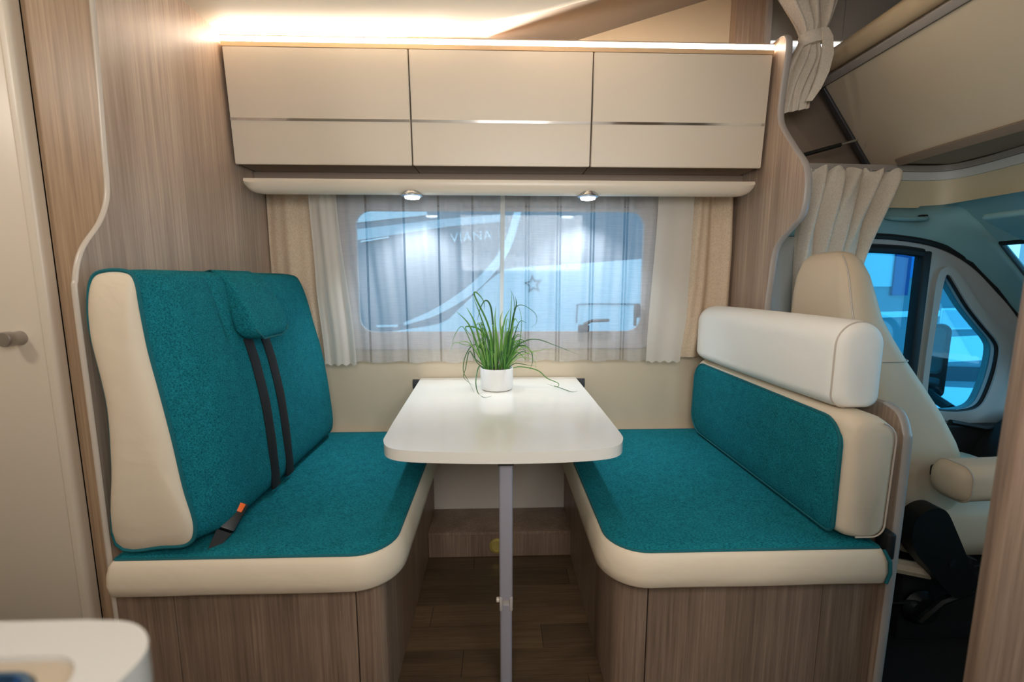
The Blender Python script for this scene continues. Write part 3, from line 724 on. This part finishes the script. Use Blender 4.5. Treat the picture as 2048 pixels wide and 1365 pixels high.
# alcove floor with cut-out and edge trim
path = crom([(1.02, 1.748), (1.25, 1.748), (1.50, 1.762), (1.64, 1.770), (1.72, 1.755), (1.757, 1.70), (1.755, 1.60), (1.735, 1.48), (1.71, 1.30), (1.69, 1.0), (1.68, .3), (1.68, -.29)], 6)
poly = [(p.x, p.y) for p in path] + [(2.9, -.29), (2.9, 1.946), (1.02, 1.946)]
bm = NB(); add_plate(bm, poly, [], XY(0), 1.545, 1.563)
af = tag(obj('floor_alcove', bm, 'recess_brown', None, True, 30), 'brown alcove floor board above the cab opening', None, None, 'structure')
def ribbon(pts, z0, z1, off, th):
    bm = NB(); rows = []
    for i, p in enumerate(pts):
        a = pts[max(0, i - 1)]; b = pts[min(len(pts) - 1, i + 1)]; t = (b - a).normalized(); n = Vector((t.y, -t.x))
        q0 = p + n * off; q1 = p + n * (off + th)
        rows.append([Vector((q0.x, q0.y, z0)), Vector((q1.x, q1.y, z0)), Vector((q1.x, q1.y, z1)), Vector((q0.x, q0.y, z1))])
    return add_loft(bm, rows)
obj('edge_rail', ribbon(path, 1.560, 1.582, .001, .012), 'trim_grey', af)
obj('white_strip', ribbon(path, 1.528, 1.5585, .001, .009), 'alcove_white', af)
obj('fascia', ribbon(path, 1.425, 1.5275, -.008, .010), 'fascia_cream', af)
# tilted-up bed
bd = thing('alcove_bed', (1.42, 1.2, 1.6), 'raised over-cab bed with beige underside and padded front roll', 'bed')
A = Vector((1.300, 0, 1.905)); B = Vector((1.525, 0, 1.598)); dirn = (B - A).normalized(); nrm = Vector((-dirn.z, 0, dirn.x))  # nrm points up and forward
if nrm.x < 0: nrm = -nrm
def bedslab(u0, u1, d0, d1, y0, y1, bev):
    bm = NB(); add_box(bm, u0, u1, y0, y1, d0, d1, bev, 4)
    for v in bm.verts: u, yy, d = v.co; v.co = A + dirn * u + nrm * d + Vector((0, yy, 0))
    return bm
obj('underside', bedslab(.0, .40, 0, .02, .55, 1.86, .003), 'bed_vinyl', bd)
obj('side_rail', bedslab(.0, .40, -.008, .03, 1.86, 1.885, .004), 'dark_grey', bd)
obj('metal_rail', bedslab(-.030, -.002, -.012, .02, .50, 1.90, .004), 'trim_grey', bd)
obj('padded_roll', bedslab(-.105, -.032, -.006, .075, .50, 1.90, .030), 'bed_roll', bd)
obj('mattress', bedslab(-.04, .36, .024, .115, .52, 1.85, .02), 'bed_vinyl', bd)
obj('end_board', bedslab(.372, .402, -.012, -.001, .55, 1.74, .003), 'recess_brown', bd)
box('base_board', 'recess_brown', bd, 1.535, 1.735, .55, 1.735, 1.584, 1.600)
bm = NB(); add_tube(bm, [(1.17, 1.80, 1.622), (1.34, 1.80, 1.668)], .008, 10)
gs = thing('gas_strut', (1.17, 1.80, 1.565), 'black gas strut holding up the over-cab bed', 'strut'); obj('cylinder', bm, 'black_plastic', gs)
bm = NB(); add_tube(bm, [(1.335, 1.80, 1.667), (1.405, 1.80, 1.686)], .0045, 8); obj('rod', bm, 'steel', gs)
bm = NB(); add_box(bm, 1.155, 1.185, 1.79, 1.81, 1.564, 1.632, .003); obj('bracket', bm, 'black_plastic', gs)
# triangular side cheek beside the bed
bm = NB(); add_plate(bm, [(1.10, 1.90), (1.40, 1.585), (1.04, 1.585), (1.04, 1.90)], [], XZ, 1.905, 1.925)
tag(obj('trim_5', bm, 'recess_brown'), 'brown triangular cheek board beside the raised bed', None, None, 'structure')

# tied curtain in the alcove
tc_ = thing('tied_curtain', (1.10, 1.70, 1.75), 'beige alcove curtain gathered with a tie band at upper right', 'curtain')
def gathered(name, levels, y, folds, parent, material, ph=0, nx=72, ruffle=0):
    bm = NB(); G = []
    lv = levels
    for j in range(len(lv)):
        z, xa, xb, dep, sk = lv[j]; row = []
        for i in range(nx + 1):
            s = i / nx; x = xa + (xb - xa) * s
            a = 2 * math.pi * folds * s + ph
            yy = y + dep * (math.sin(a) + .4 * math.sin(a * 1.7 + 1 + j * .3))
            row.append(bm.verts.new((x + .35 * dep * math.cos(a), yy, z + sk * s + (ruffle * math.sin(a * 1.3 + .6) * max(0, 1 - j / 3))))) 
        G.append(row)
    for j in range(len(lv) - 1):
        for i in range(nx): bm.faces.new((G[j][i], G[j][i + 1], G[j + 1][i + 1], G[j + 1][i]))
    return obj(name, bm, material, parent, True, 180)
def levels(keys, n=26):
    P = crom([Vector(k[:3]) for k in keys], n // (len(keys) - 1)); Q = crom([Vector((k[3], k[4], 0)) for k in keys], n // (len(keys) - 1))
    return [(p.x, p.y, p.z, q.x, q.y) for p, q in zip(P, Q)]
gathered('gathered_cloth', levels([(2.30, .90, 1.26, .020, 0), (2.14, .985, 1.22, .020, 0), (2.05, 1.06, 1.195, .016, 0), (1.995, 1.085, 1.165, .012, 0), (1.93, 1.05, 1.185, .016, .01), (1.86, 1.025, 1.165, .014, .02), (1.80, 1.02, 1.145, .008, .025), (1.742, 1.018, 1.140, .004, .025)]), 1.705, 4.5, tc_, 'drape_cab')
bm = NB(); add_lathe(bm, [(.040, -.020), (.043, -.012), (.043, .012), (.040, .020)], (0, 0, 0), 'z', 20)
oriented(bm, Matrix.Translation((1.126, 1.700, 1.998)) @ Matrix.Rotation(R(-12), 4, 'Y') @ Matrix.Diagonal((1.08, .75, 1, 1))); obj('tie_band', bm, 'drape_cab', tc_)
rows = [[Vector((x - w_, 1.668 - dy_, z)), Vector((x + w_, 1.664 - dy_, z)), Vector((x + w_, 1.670 - dy_, z)), Vector((x - w_, 1.674 - dy_, z))] for x, z, w_, dy_ in ((1.148, 2.022, .012, -.004), (1.158, 1.99, .016, .004), (1.160, 1.93, .019, .008), (1.150, 1.87, .018, .008), (1.130, 1.815, .015, .006), (1.108, 1.775, .010, .004))]
obj('tie_tail', add_loft(NB(), rows), 'drape_cab', tc_, True, 60)
# lower cab curtain
lc = thing('cab_curtain', (1.25, 1.70, .9), 'beige pleated curtain hanging beside the cab seat', 'curtain')
gathered('pleated_cloth', levels([(1.560, 1.150, 1.525, .014, -.012), (1.53, 1.148, 1.515, .022, -.012), (1.44, 1.140, 1.475, .030, -.008), (1.33, 1.135, 1.44, .028, 0), (1.20, 1.135, 1.41, .022, 0), (1.0, 1.14, 1.38, .018, 0), (.80, 1.15, 1.36, .016, 0)]), 1.700, 5.2, lc, 'drape_cab', ph=.5, nx=110, ruffle=.008)
for k in range(7): box('hook', 'trim_grey', lc, 1.17 + k * .055, 1.176 + k * .055, 1.70, 1.735, 1.545, 1.556)

# ================================================================== cab
YD = 1.735
# door outline, window and quarter light (x, z)
def loop(pts, n=5): return [(p.x, p.y) for p in crom(pts, n, True)]
WIN1 = [(1.22, .62), (1.22, 1.262), (1.40, 1.268), (1.56, 1.262), (1.66, 1.248), (1.682, 1.235), (1.700, .70), (1.69, .62)]
QW = loop([(1.750, 1.150), (1.768, 1.163), (1.790, 1.140), (1.867, 1.040), (1.945, .958), (2.000, .902), (2.018, .860), (2.014, .77), (1.992, .675), (1.965, .630), (1.91, .612), (1.83, .612), (1.765, .625), (1.742, .66), (1.736, .80), (1.740, 1.0)], 4)
TOPC = [(p.x, p.y) for p in crom([(2.32, .70), (2.10, .985), (1.98, 1.105), (1.86, 1.205), (1.72, 1.272), (1.55, 1.302), (1.35, 1.310), (1.02, 1.310)], 6)]
door = thing('door_1', (1.6, YD, 0), 'grey cab door with side window and quarter light', None, None, 'structure')
bm = NB(); add_plate(bm, [(1.02, .56), (2.32, .56)] + TOPC, [WIN1, QW[::-1]], XZ, YD, YD + .05); obj('door_frame', bm, 'cab_trim', door, True, 30)
bm = NB(); add_tube(bm, [(p[0], YD - .004, p[1] + .006) for p in TOPC if p[0] > 1.25], .011, 8); obj('door_seal', bm, 'black_rubber', door)
bm = NB(); add_tube(bm, [(p[0], YD + .0, p[1]) for p in QW], .007, 8, True); obj('quarter_seal', bm, 'black_rubber', door)
QO = loop([(1.722, 1.165), (1.765, 1.195), (1.815, 1.160), (1.90, 1.055), (1.98, .972), (2.045, .905), (2.062, .855), (2.055, .76), (2.032, .65), (1.995, .595), (1.92, .575), (1.82, .575), (1.745, .590), (1.718, .65), (1.712, .80), (1.715, 1.0)], 4)
bm = NB(); add_plate(bm, QO, [QW[::-1]], XZ, YD - .014, YD + .001); obj('quarter_surround', bm, 'cab_trim', door, True, 30)
w1 = [(p[0], YD - .002, p[1]) for p in WIN1]
sl = NB(); add_tube(sl, crom([(1.22, YD, 1.262), (1.40, YD, 1.268), (1.56, YD, 1.262), (1.655, YD, 1.250)], 5), .018, 8); obj('window_seal', sl, 'black_rubber', door)
box('window_channel', 'black_rubber', door, 1.655, 1.690, YD - .012, YD + .03, .58, 1.256, bev=.006)
bm = NB(); add_plate(bm, WIN1, [], XZ, YD + .022, YD + .027); obj('pane', bm, 'cab_glass', door, False)
bm = NB(); add_plate(bm, QW, [], XZ, YD + .022, YD + .027); obj('pane', bm, 'cab_glass', door, False)
bm = NB(); add_box(bm, 1.02, 2.32, YD - .05, YD + .05, .0, .56, .01); obj('door_card', bm, 'cab_dark', door)
bm = NB(); add_tube(bm, [(1.80, YD - .06, .585), (1.95, YD - .055, .555), (2.05, YD - .055, .56)], .010, 8); obj('door_pull', bm, 'black_plastic', door)
bp_ = tag(box('trim_7', 'cab_trim', None, 1.022, 1.19, 1.752, 1.775, .56, 1.54, bev=.008), 'pale cab pillar panel behind the shaped partition', None, None, 'structure')
box('pillar_edge', 'dark_grey', bp_, 1.150, 1.168, 1.742, 1.752, .6, 1.50, bev=.004)
# headliner between fascia and door
bm = NB(); G = []
secs = [((1.02, 1.31), (1.02, 1.762, 1.432)), ((1.35, 1.31), (1.35, 1.764, 1.432)), ((1.55, 1.302), (1.55, 1.77, 1.432)), ((1.64, 1.290), (1.64, 1.78, 1.432)), ((1.72, 1.272), (1.765, 1.69, 1.432)), ((1.86, 1.205), (1.795, 1.585, 1.275)), ((1.98, 1.105), (1.87, 1.578, 1.185)), ((2.10, .985), (1.95, 1.565, 1.09)), ((2.32, .70), (2.20, 1.53, .80))]
for (x, zt), top in secs:
    a = Vector((x, YD + .004, zt + .002)); d_ = Vector(top)
    m1 = a.lerp(d_, .33) + Vector((0, -.012, .004)); m2 = a.lerp(d_, .66) + Vector((0, -.014, .006))
    G.append([bm.verts.new(p) for p in (a, a.lerp(d_, .1) + Vector((0, -.006, 0)), m1, m2, d_)])
for a, b in zip(G, G[1:]):
    for i in range(4): bm.faces.new((a[i], a[i + 1], b[i + 1], b[i]))
hl = tag(obj('trim_6', bm, 'cab_lining', None, True, 80), 'grey cab headliner and pillar trim above the door', None, None, 'structure')
sd = hl.modifiers.new('thick', 'SOLIDIFY'); sd.thickness = .02; sd.offset = 1
bm = NB(); add_box(bm, 1.50, 1.86, YD - .03, YD - .005, 1.376, 1.392, .006); 
gh = thing('grab_handle', (1.6, 1.72, 1.37), 'grey grab handle on the cab headliner', 'handle')
bm = NB(); add_tube(bm, crom([(1.50, 1.742, 1.385), (1.515, 1.715, 1.378), (1.57, 1.712, 1.376), (1.64, 1.716, 1.378), (1.655, 1.742, 1.385)], 5), .008, 8); obj('grip', bm, 'cab_lining', gh)
box('mount', 'cab_dark', gh, 1.632, 1.660, 1.728, 1.745, 1.375, 1.395, bev=.003)
# cab roof lining, windscreen and frame
bm = NB(); add_plate(bm, [(p.x, p.y) for p in path] + [(2.0, -.29), (2.0, 1.86), (1.02, 1.86)], [], XY(0), 1.430, 1.436)
tag(obj('ceiling_cab', bm, 'cab_lining', None, True), 'grey roof lining between alcove fascia and windscreen', None, None, 'structure')
bm = NB(); add_loft(bm, [[Vector((x, y_, z)) for x, z in ((1.70, 1.4295), (1.745, 1.41), (1.772, 1.34), (1.797, 1.277), (1.815, 1.285), (1.80, 1.4295))] for y_ in (-.29, .5, 1.2, 1.60)] + [[Vector((x, 1.715, z)) for x, z in ((1.70, 1.4295), (1.745, 1.425), (1.765, 1.41), (1.780, 1.385), (1.815, 1.39), (1.81, 1.4295))]])
tag(obj('trim_9', bm, 'cab_lining', None, True, 60), 'grey header panel over the windscreen', None, None, 'structure')
ws = thing('window_2', (2.2, .7, .9), 'sloped windscreen at the right edge of the cab', None, None, 'structure')
bm = NB(); q = [Vector((1.80, 1.583, 1.276)), Vector((1.80, -.28, 1.276)), Vector((2.45, -.28, .62)), Vector((2.205, 1.525, .80))]
off = Vector((.003, 0, .005)); V = [bm.verts.new(p) for p in q] + [bm.verts.new(p + off) for p in q]
bm.faces.new(V[:4]); bm.faces.new(V[4:])
for i in range(4): bm.faces.new((V[i], V[(i + 1) % 4], V[4 + (i + 1) % 4], V[4 + i]))
obj('pane', bm, 'screen_glass', ws, False)
bm = NB(); add_tube(bm, [q[1], q[0], q[3]], .009, 8); obj('seal', bm, 'black_rubber', ws)
bm = NB(); add_box(bm, -.085, .085, -.20, .20, -.011, .011, .0105, 4); oriented(bm, Matrix.Translation((1.645, 1.25, 1.315)) @ Matrix.Rotation(R(24), 4, 'Y'))
tag(obj('sun_visor', bm, 'cab_lining'), 'grey folded sun visor at the top right edge', 'sun visor')
# dashboard and steering wheel
db = thing('dashboard', (2.2, 1.0, 0), 'black dashboard and footwell panel in the cab', 'dashboard')
bm = NB(); add_plate(bm, [(p.x, p.y) for p in crom([(1.86, .05), (1.90, .42), (1.98, .56), (2.10, .62), (2.40, .66), (2.80, .66)], 5)] + [(2.80, .05)], [], XZ, -.28, 1.68); obj('body', bm, 'cab_dark', db, True, 50)
bm = NB(); add_lathe(bm, [(.055, -.02), (.07, 0), (.06, .03), (.04, .04)], (1.98, 1.56, .60), 'x', 20); obj('air_vent', bm, 'black_plastic', db)
sw = thing('steering_wheel', (1.93, 1.36, .66), 'black steering wheel partly seen at the right edge', 'steering wheel')
MW = Matrix.Translation((1.86, 1.28, .80)) @ Matrix.Rotation(R(-58), 4, 'Y')
bm = NB(); add_tube(bm, [(math.cos(2 * math.pi * k / 48) * .185, math.sin(2 * math.pi * k / 48) * .185, 0) for k in range(48)], .015, 10, True); oriented(bm, MW); obj('rim', bm, 'black_plastic', sw)
bm = NB(); add_lathe(bm, [(.07, -.03), (.075, 0), (.06, .02), (.01, .025)], (0, 0, -.02), 'z', 24); oriented(bm, MW); obj('hub', bm, 'black_plastic', sw)
for a in (0, 130, 230):
    bm = NB(); add_tube(bm, [(math.cos(R(a)) * .06, math.sin(R(a)) * .06, -.01), (math.cos(R(a)) * .18, math.sin(R(a)) * .18, 0)], .014, 8); oriented(bm, MW); obj('spoke', bm, 'black_plastic', sw)
bm = NB(); add_tube(bm, [(0, 0, -.02), (0, 0, -.20)], .03, 10); oriented(bm, MW); obj('column', bm, 'black_plastic', sw)

# cab seat
cs = thing('cab_chair', (1.4, 1.46, 0), 'cream leather cab seat with high backrest seen from behind', 'seat')
SB = [(.295, 1.19, 1.33, 1.285, 1.64), (.31, 1.175, 1.35, 1.265, 1.66), (.38, 1.155, 1.385, 1.250, 1.675), (.47, 1.135, 1.425, 1.242, 1.68), (.57, 1.122, 1.437, 1.240, 1.68), (.66, 1.110, 1.395, 1.242, 1.68), (.75, 1.098, 1.342, 1.248, 1.675), (.83, 1.085, 1.288, 1.258, 1.665), (.90, 1.074, 1.243, 1.272, 1.655), (.97, 1.064, 1.205, 1.288, 1.640), (1.03, 1.056, 1.178, 1.303, 1.625), (1.10, 1.052, 1.160, 1.318, 1.612), (1.16, 1.054, 1.146, 1.336, 1.598), (1.205, 1.060, 1.132, 1.362, 1.575), (1.228, 1.070, 1.120, 1.392, 1.545), (1.236, 1.085, 1.110, 1.43, 1.50)]
rings = [[Vector((p[0], p[1], z)) for p in rrect(x0, x1, y0, y1, min(.055, (x1 - x0) * .46), 6)] for z, x0, x1, y0, y1 in SB]
obj('backrest', add_loft(NB(), rings), 'seat_leather', cs, True, 80)
def seam(pts): return add_tube(NB(), crom(pts, 6), .0022, 6)
def spt(i, side):   # rear-near corner of section i
    z, x0, x1, y0, y1 = SB[i]; r = min(.055, (x1 - x0) * .46)
    return Vector((x0 + r * .29, y0 + r * .29, z))
obj('seam', seam([spt(i, 0) + Vector((-.0006, -.0006, 0)) for i in range(4, 15)]), 'trim_pale', cs)
bm = NB(); add_tube(bm, [Vector((x, y, .905)) + Vector((0, -.001, 0)) for x, y in [(p[0], p[1]) for p in rrect(1.074, 1.243, 1.272, 1.655, .055, 6)][3:16]], .002, 6); obj('seam', bm, 'trim_pale', cs)
cu = NB(); add_loft(cu, [[Vector((x, yy, z)) for x, yy in rrect(1.24 + d, 1.86 - d, 1.235 + d, 1.70 - d, .07, 6)] for d, z in ((.05, .285), (.012, .30), (0, .35), (0, .42), (.012, .46), (.05, .482))])
obj('seat_cushion', cu, 'seat_leather', cs, True, 80)
ar = NB(); add_loft(ar, [[Vector((x, yy, z)) for yy, z in rrect(1.085 + e, 1.190 - e, .548 + e + s, .650 - e + s, .034, 6)] for x, e, s in ((1.222, .036, 0), (1.226, .018, 0), (1.236, .006, 0), (1.252, 0, 0), (1.40, 0, .004), (1.60, 0, .010), (1.612, .02, .012))])
arm = obj('armrest', ar, 'seat_leather', cs, True, 80)
bm = NB(); add_tube(bm, [Vector((1.251, yy, z)) for yy, z in rrect(1.0845, 1.1905, .5475, .6505, .034, 6)], .0022, 6, True); obj('armrest_seam', bm, 'trim_pale', arm)
box('armrest_pivot', 'black_plastic', arm, 1.29, 1.33, 1.188, 1.25, .565, .60, bev=.008)
bm = NB(); add_plate(bm, loop([(1.185, .43), (1.20, .478), (1.238, .500), (1.278, .490), (1.315, .43), (1.36, .345), (1.40, .27), (1.38, .225), (1.33, .225), (1.26, .30), (1.20, .37)], 5), [], XZ, 1.165, 1.215)
bmesh.ops.bevel(bm, geom=[e for e in bm.edges if abs(e.calc_face_angle(0)) > 1.2], offset=.010, segments=3, affect='EDGES')
rc = obj('recliner_cover', bm, 'black_plastic', cs, True, 60)
bm = NB(); add_lathe(bm, [(.012, 0), (.012, -.004), (.001, -.004)], (1.315, 1.1655, .33), 'y', 18); obj('recliner_screw', bm, 'black_rubber', rc)
bm = NB(); add_box(bm, 1.28, 1.74, 1.27, 1.66, -.010, .25, .01); obj('pedestal', bm, 'cab_dark', cs)
bm = NB(); add_tube(bm, [(1.13, 1.30, .30), (1.20, 1.23, .285), (1.30, 1.215, .27)], .022, 8); obj('skirt', bm, 'seat_leather', cs)
box('runner', 'steel', cs, 1.20, 1.74, 1.262, 1.274, .235, .243)
box('runner', 'steel', cs, 1.16, 1.40, 1.232, 1.240, .150, .157)
bm = NB(); add_tube(bm, [(1.30, 1.22, .10), (1.34, 1.20, .18), (1.42, 1.195, .22)], .012, 8); obj('height_lever', bm, 'black_plastic', cs)
bm = NB(); add_lathe(bm, [(.055, 0), (.058, -.01), (.045, -.03), (.01, -.034)], (1.33, 1.262, .12), 'y', 22); obj('swivel_knob', bm, 'black_plastic', cs)
bm = NB()
add_tube(bm, [(1.40 + .004 * k, 1.225, .20 + .012 * k) for k in range(10)], lambda t: .014 + .003 * (int(t * 9.01) % 2), 10); obj('bellows', bm, 'black_rubber', cs)

# ================================================================== outside: mirror, hall ground and the neighbouring vehicles
mr = thing('side_mirror', (2.05, 2.0, .62), 'black cab side mirror seen through the quarter light', 'mirror')
def mface(u, v, d): return Vector((1.965 + u * .72 + d * .69, 2.03 - u * .69 + d * .72, v))
bm = NB(); add_plate(bm, rrect(-.03, .115, .60, .945, .035, 6), [rrect(-.015, .098, .715, .928, .024, 6)[::-1], rrect(-.015, .098, .622, .698, .018, 6)[::-1]], mface, 0, .06); obj('housing', bm, 'black_plastic', mr, True, 40)
bm = NB(); add_plate(bm, rrect(-.02, .105, .61, .935, .03, 6), [], mface, .045, .05); obj('mirror_glass', bm, 'chrome', mr, True, 40)
bm = NB(); add_tube(bm, [(1.93, 1.80, .60), (1.98, 2.05, .66)], .02, 8); obj('arm', bm, 'black_plastic', mr)

gr = tag(box('ground', 'asphalt', None, -8, 12, 2.0, 12, -.62, -.58), 'grey hall floor outside the vehicle', None, None, 'structure')
YN = 3.0
nv = thing('neighbour_motorhome', (.3, YN + 1, -.58), 'grey and white motorhome parked outside the dinette window', 'motorhome')
box('body', 'ext_grey', nv, -2.6, 2.2, YN, YN + 2.0, -.25, 2.35, bev=.03)
def decal(name, pts, m, off=.004, n=0):
    P = [(p.x, p.y) for p in crom(pts, n, True)] if n else pts
    bm = NB(); add_plate(bm, P, [], XZ, YN - off, YN + .002); return obj(name, bm, m, nv, False)
up = [(p.x, p.y) for p in crom([(-.75, .80), (-.384, .86), (-.25, .96), (-.10, 1.10), (.02, 1.195), (.12, 1.225), (.50, 1.250), (1.3, 1.31)], 6)]
decal('white_skirt_panel', up + [(1.3, -.2), (-.75, -.2)], 'ext_white')
s1 = [(p.x, p.y) for p in crom([(-.62, .865), (-.40, .965), (-.15, 1.14), (.02, 1.34), (.10, 1.55), (.14, 1.75)], 8)]; s2 = [(p.x, p.y) for p in crom([(.19, 1.75), (.15, 1.55), (.065, 1.31), (-.12, 1.09), (-.38, .925), (-.62, .845)], 8)]
decal('swoosh_stripe', s1 + s2, 'ext_white', .006)
decal('upper_band', [(-.90, 1.40), (-.30, 1.49), (.05, 1.52), (.05, 1.57), (-.30, 1.54), (-.90, 1.47)], 'ext_pale')
decal('upper_band', [(-1.2, 1.60), (1.6, 1.66), (1.6, 2.0), (-1.2, 2.0)], 'ext_pale')
decal('roof_window', [(-1.0, 1.50), (-.45, 1.56), (-.45, 1.80), (-1.0, 1.80)], 'ext_white', .005)
decal('highlight_trim', [(-.88, 1.385), (-.70, 1.415), (-.70, 1.425), (-.88, 1.395)], 'ext_white', .012)
decal('sill_trim', [(-.80, .835), (-.66, .838), (-.66, .852), (-.80, .849)], 'ext_white', .014)
# outlined star
so = []; si = []
for k in range(10):
    r_ = .063 if k % 2 == 0 else .028; a = R(90 + 8 + 36 * k); so.append((.236 + r_ * math.cos(a), 1.118 + r_ * math.sin(a)))
    r_ *= .70; si.append((.236 + r_ * math.cos(a), 1.118 + r_ * math.sin(a)))
bm = NB(); add_plate(bm, so, [si[::-1]], XZ, YN - .008, YN - .004); obj('star_emblem', bm, 'ext_grey', nv, False)
hatch = [(p.x, p.y) for p in crom([(.53, .86), (.535, .96), (.57, .985), (.95, .985)], 5)]
bm = NB(); add_tube(bm, [(p[0], YN - .006, p[1]) for p in hatch], .004, 6); obj('hatch_outline', bm, 'ext_grey', nv)
def letters(txt, x, z, size, m):
    cu = bpy.data.curves.new('lettering', 'FONT'); cu.body = txt; cu.size = size; cu.extrude = .002; cu.space_character = 1.1
    o = bpy.data.objects.new('tmp_text', cu); COL.objects.link(o); bpy.context.view_layer.update()
    dg = bpy.context.evaluated_depsgraph_get(); me = bpy.data.meshes.new_from_object(o.evaluated_get(dg)); bpy.data.objects.remove(o)
    me.transform(Matrix.Translation((x, YN - .005, z)) @ Matrix.Rotation(R(5), 4, 'Y').inverted() @ Matrix.Rotation(R(90), 4, 'X'))
    return link_mesh('lettering', me, m, nv, False)
letters('VIANA', -.30, 1.385, .085, 'ext_white')

cv = thing('neighbour_van', (3.4, YN + 1.4, -.58), 'blue-grey vehicle with white vent grille outside the cab window', 'vehicle')
YV = 3.05
box('body', 'ext_grey', cv, 2.21, 5.6, YV, YV + 2.0, -.25, 1.6, bev=.03)
def vdec(name, x0, x1, z0, z1, m, dz=0, off=.008):
    bm = NB(); add_plate(bm, [(x0, z0), (x1, z0 + dz), (x1, z1 + dz), (x0, z1)], [], XZ, YV - off, YV + .002); return obj(name, bm, m, cv, False)
vdec('blue_panel', 2.83, 3.04, 1.16, 1.60, 'ext_blue'); vdec('navy_pillar', 2.72, 2.83, 1.04, 1.60, 'ext_navy', 0, .02)
vdec('pale_panel', 2.40, 2.72, 1.10, 1.60, 'ext_pale')
vdec('awning_band', 3.02, 3.6, 1.155, 1.20, 'ext_dark', -.02, .02); vdec('roof_band', 3.02, 3.6, 1.22, 1.5, 'ext_white', -.02)
vdec('white_stripe', 2.4, 3.10, .88, .92, 'ext_white', .015); vdec('white_stripe', 3.36, 3.9, .905, .935, 'ext_white', .05)
g = vdec('vent_frame', 3.09, 3.36, .80, .95, 'ext_white', .004, .014)
for k in range(12): 
    z = .815 + k * .0105
    bm = NB(); add_box(bm, 3.10, 3.33, YV - .019, YV - .014, z, z + .0055); obj('vent_slat', bm, 'ext_pale', g, False)
vdec('lower_white', 3.0, 3.9, .56, .74, 'ext_white', .04); vdec('dark_band', 3.0, 3.9, .44, .54, 'ext_dark', -.03, .02)
vdec('lower_white', 3.0, 3.9, .02, .40, 'ext_white', -.05); vdec('dark_band', 3.0, 3.9, -.12, -.02, 'ext_dark', -.05, .02)
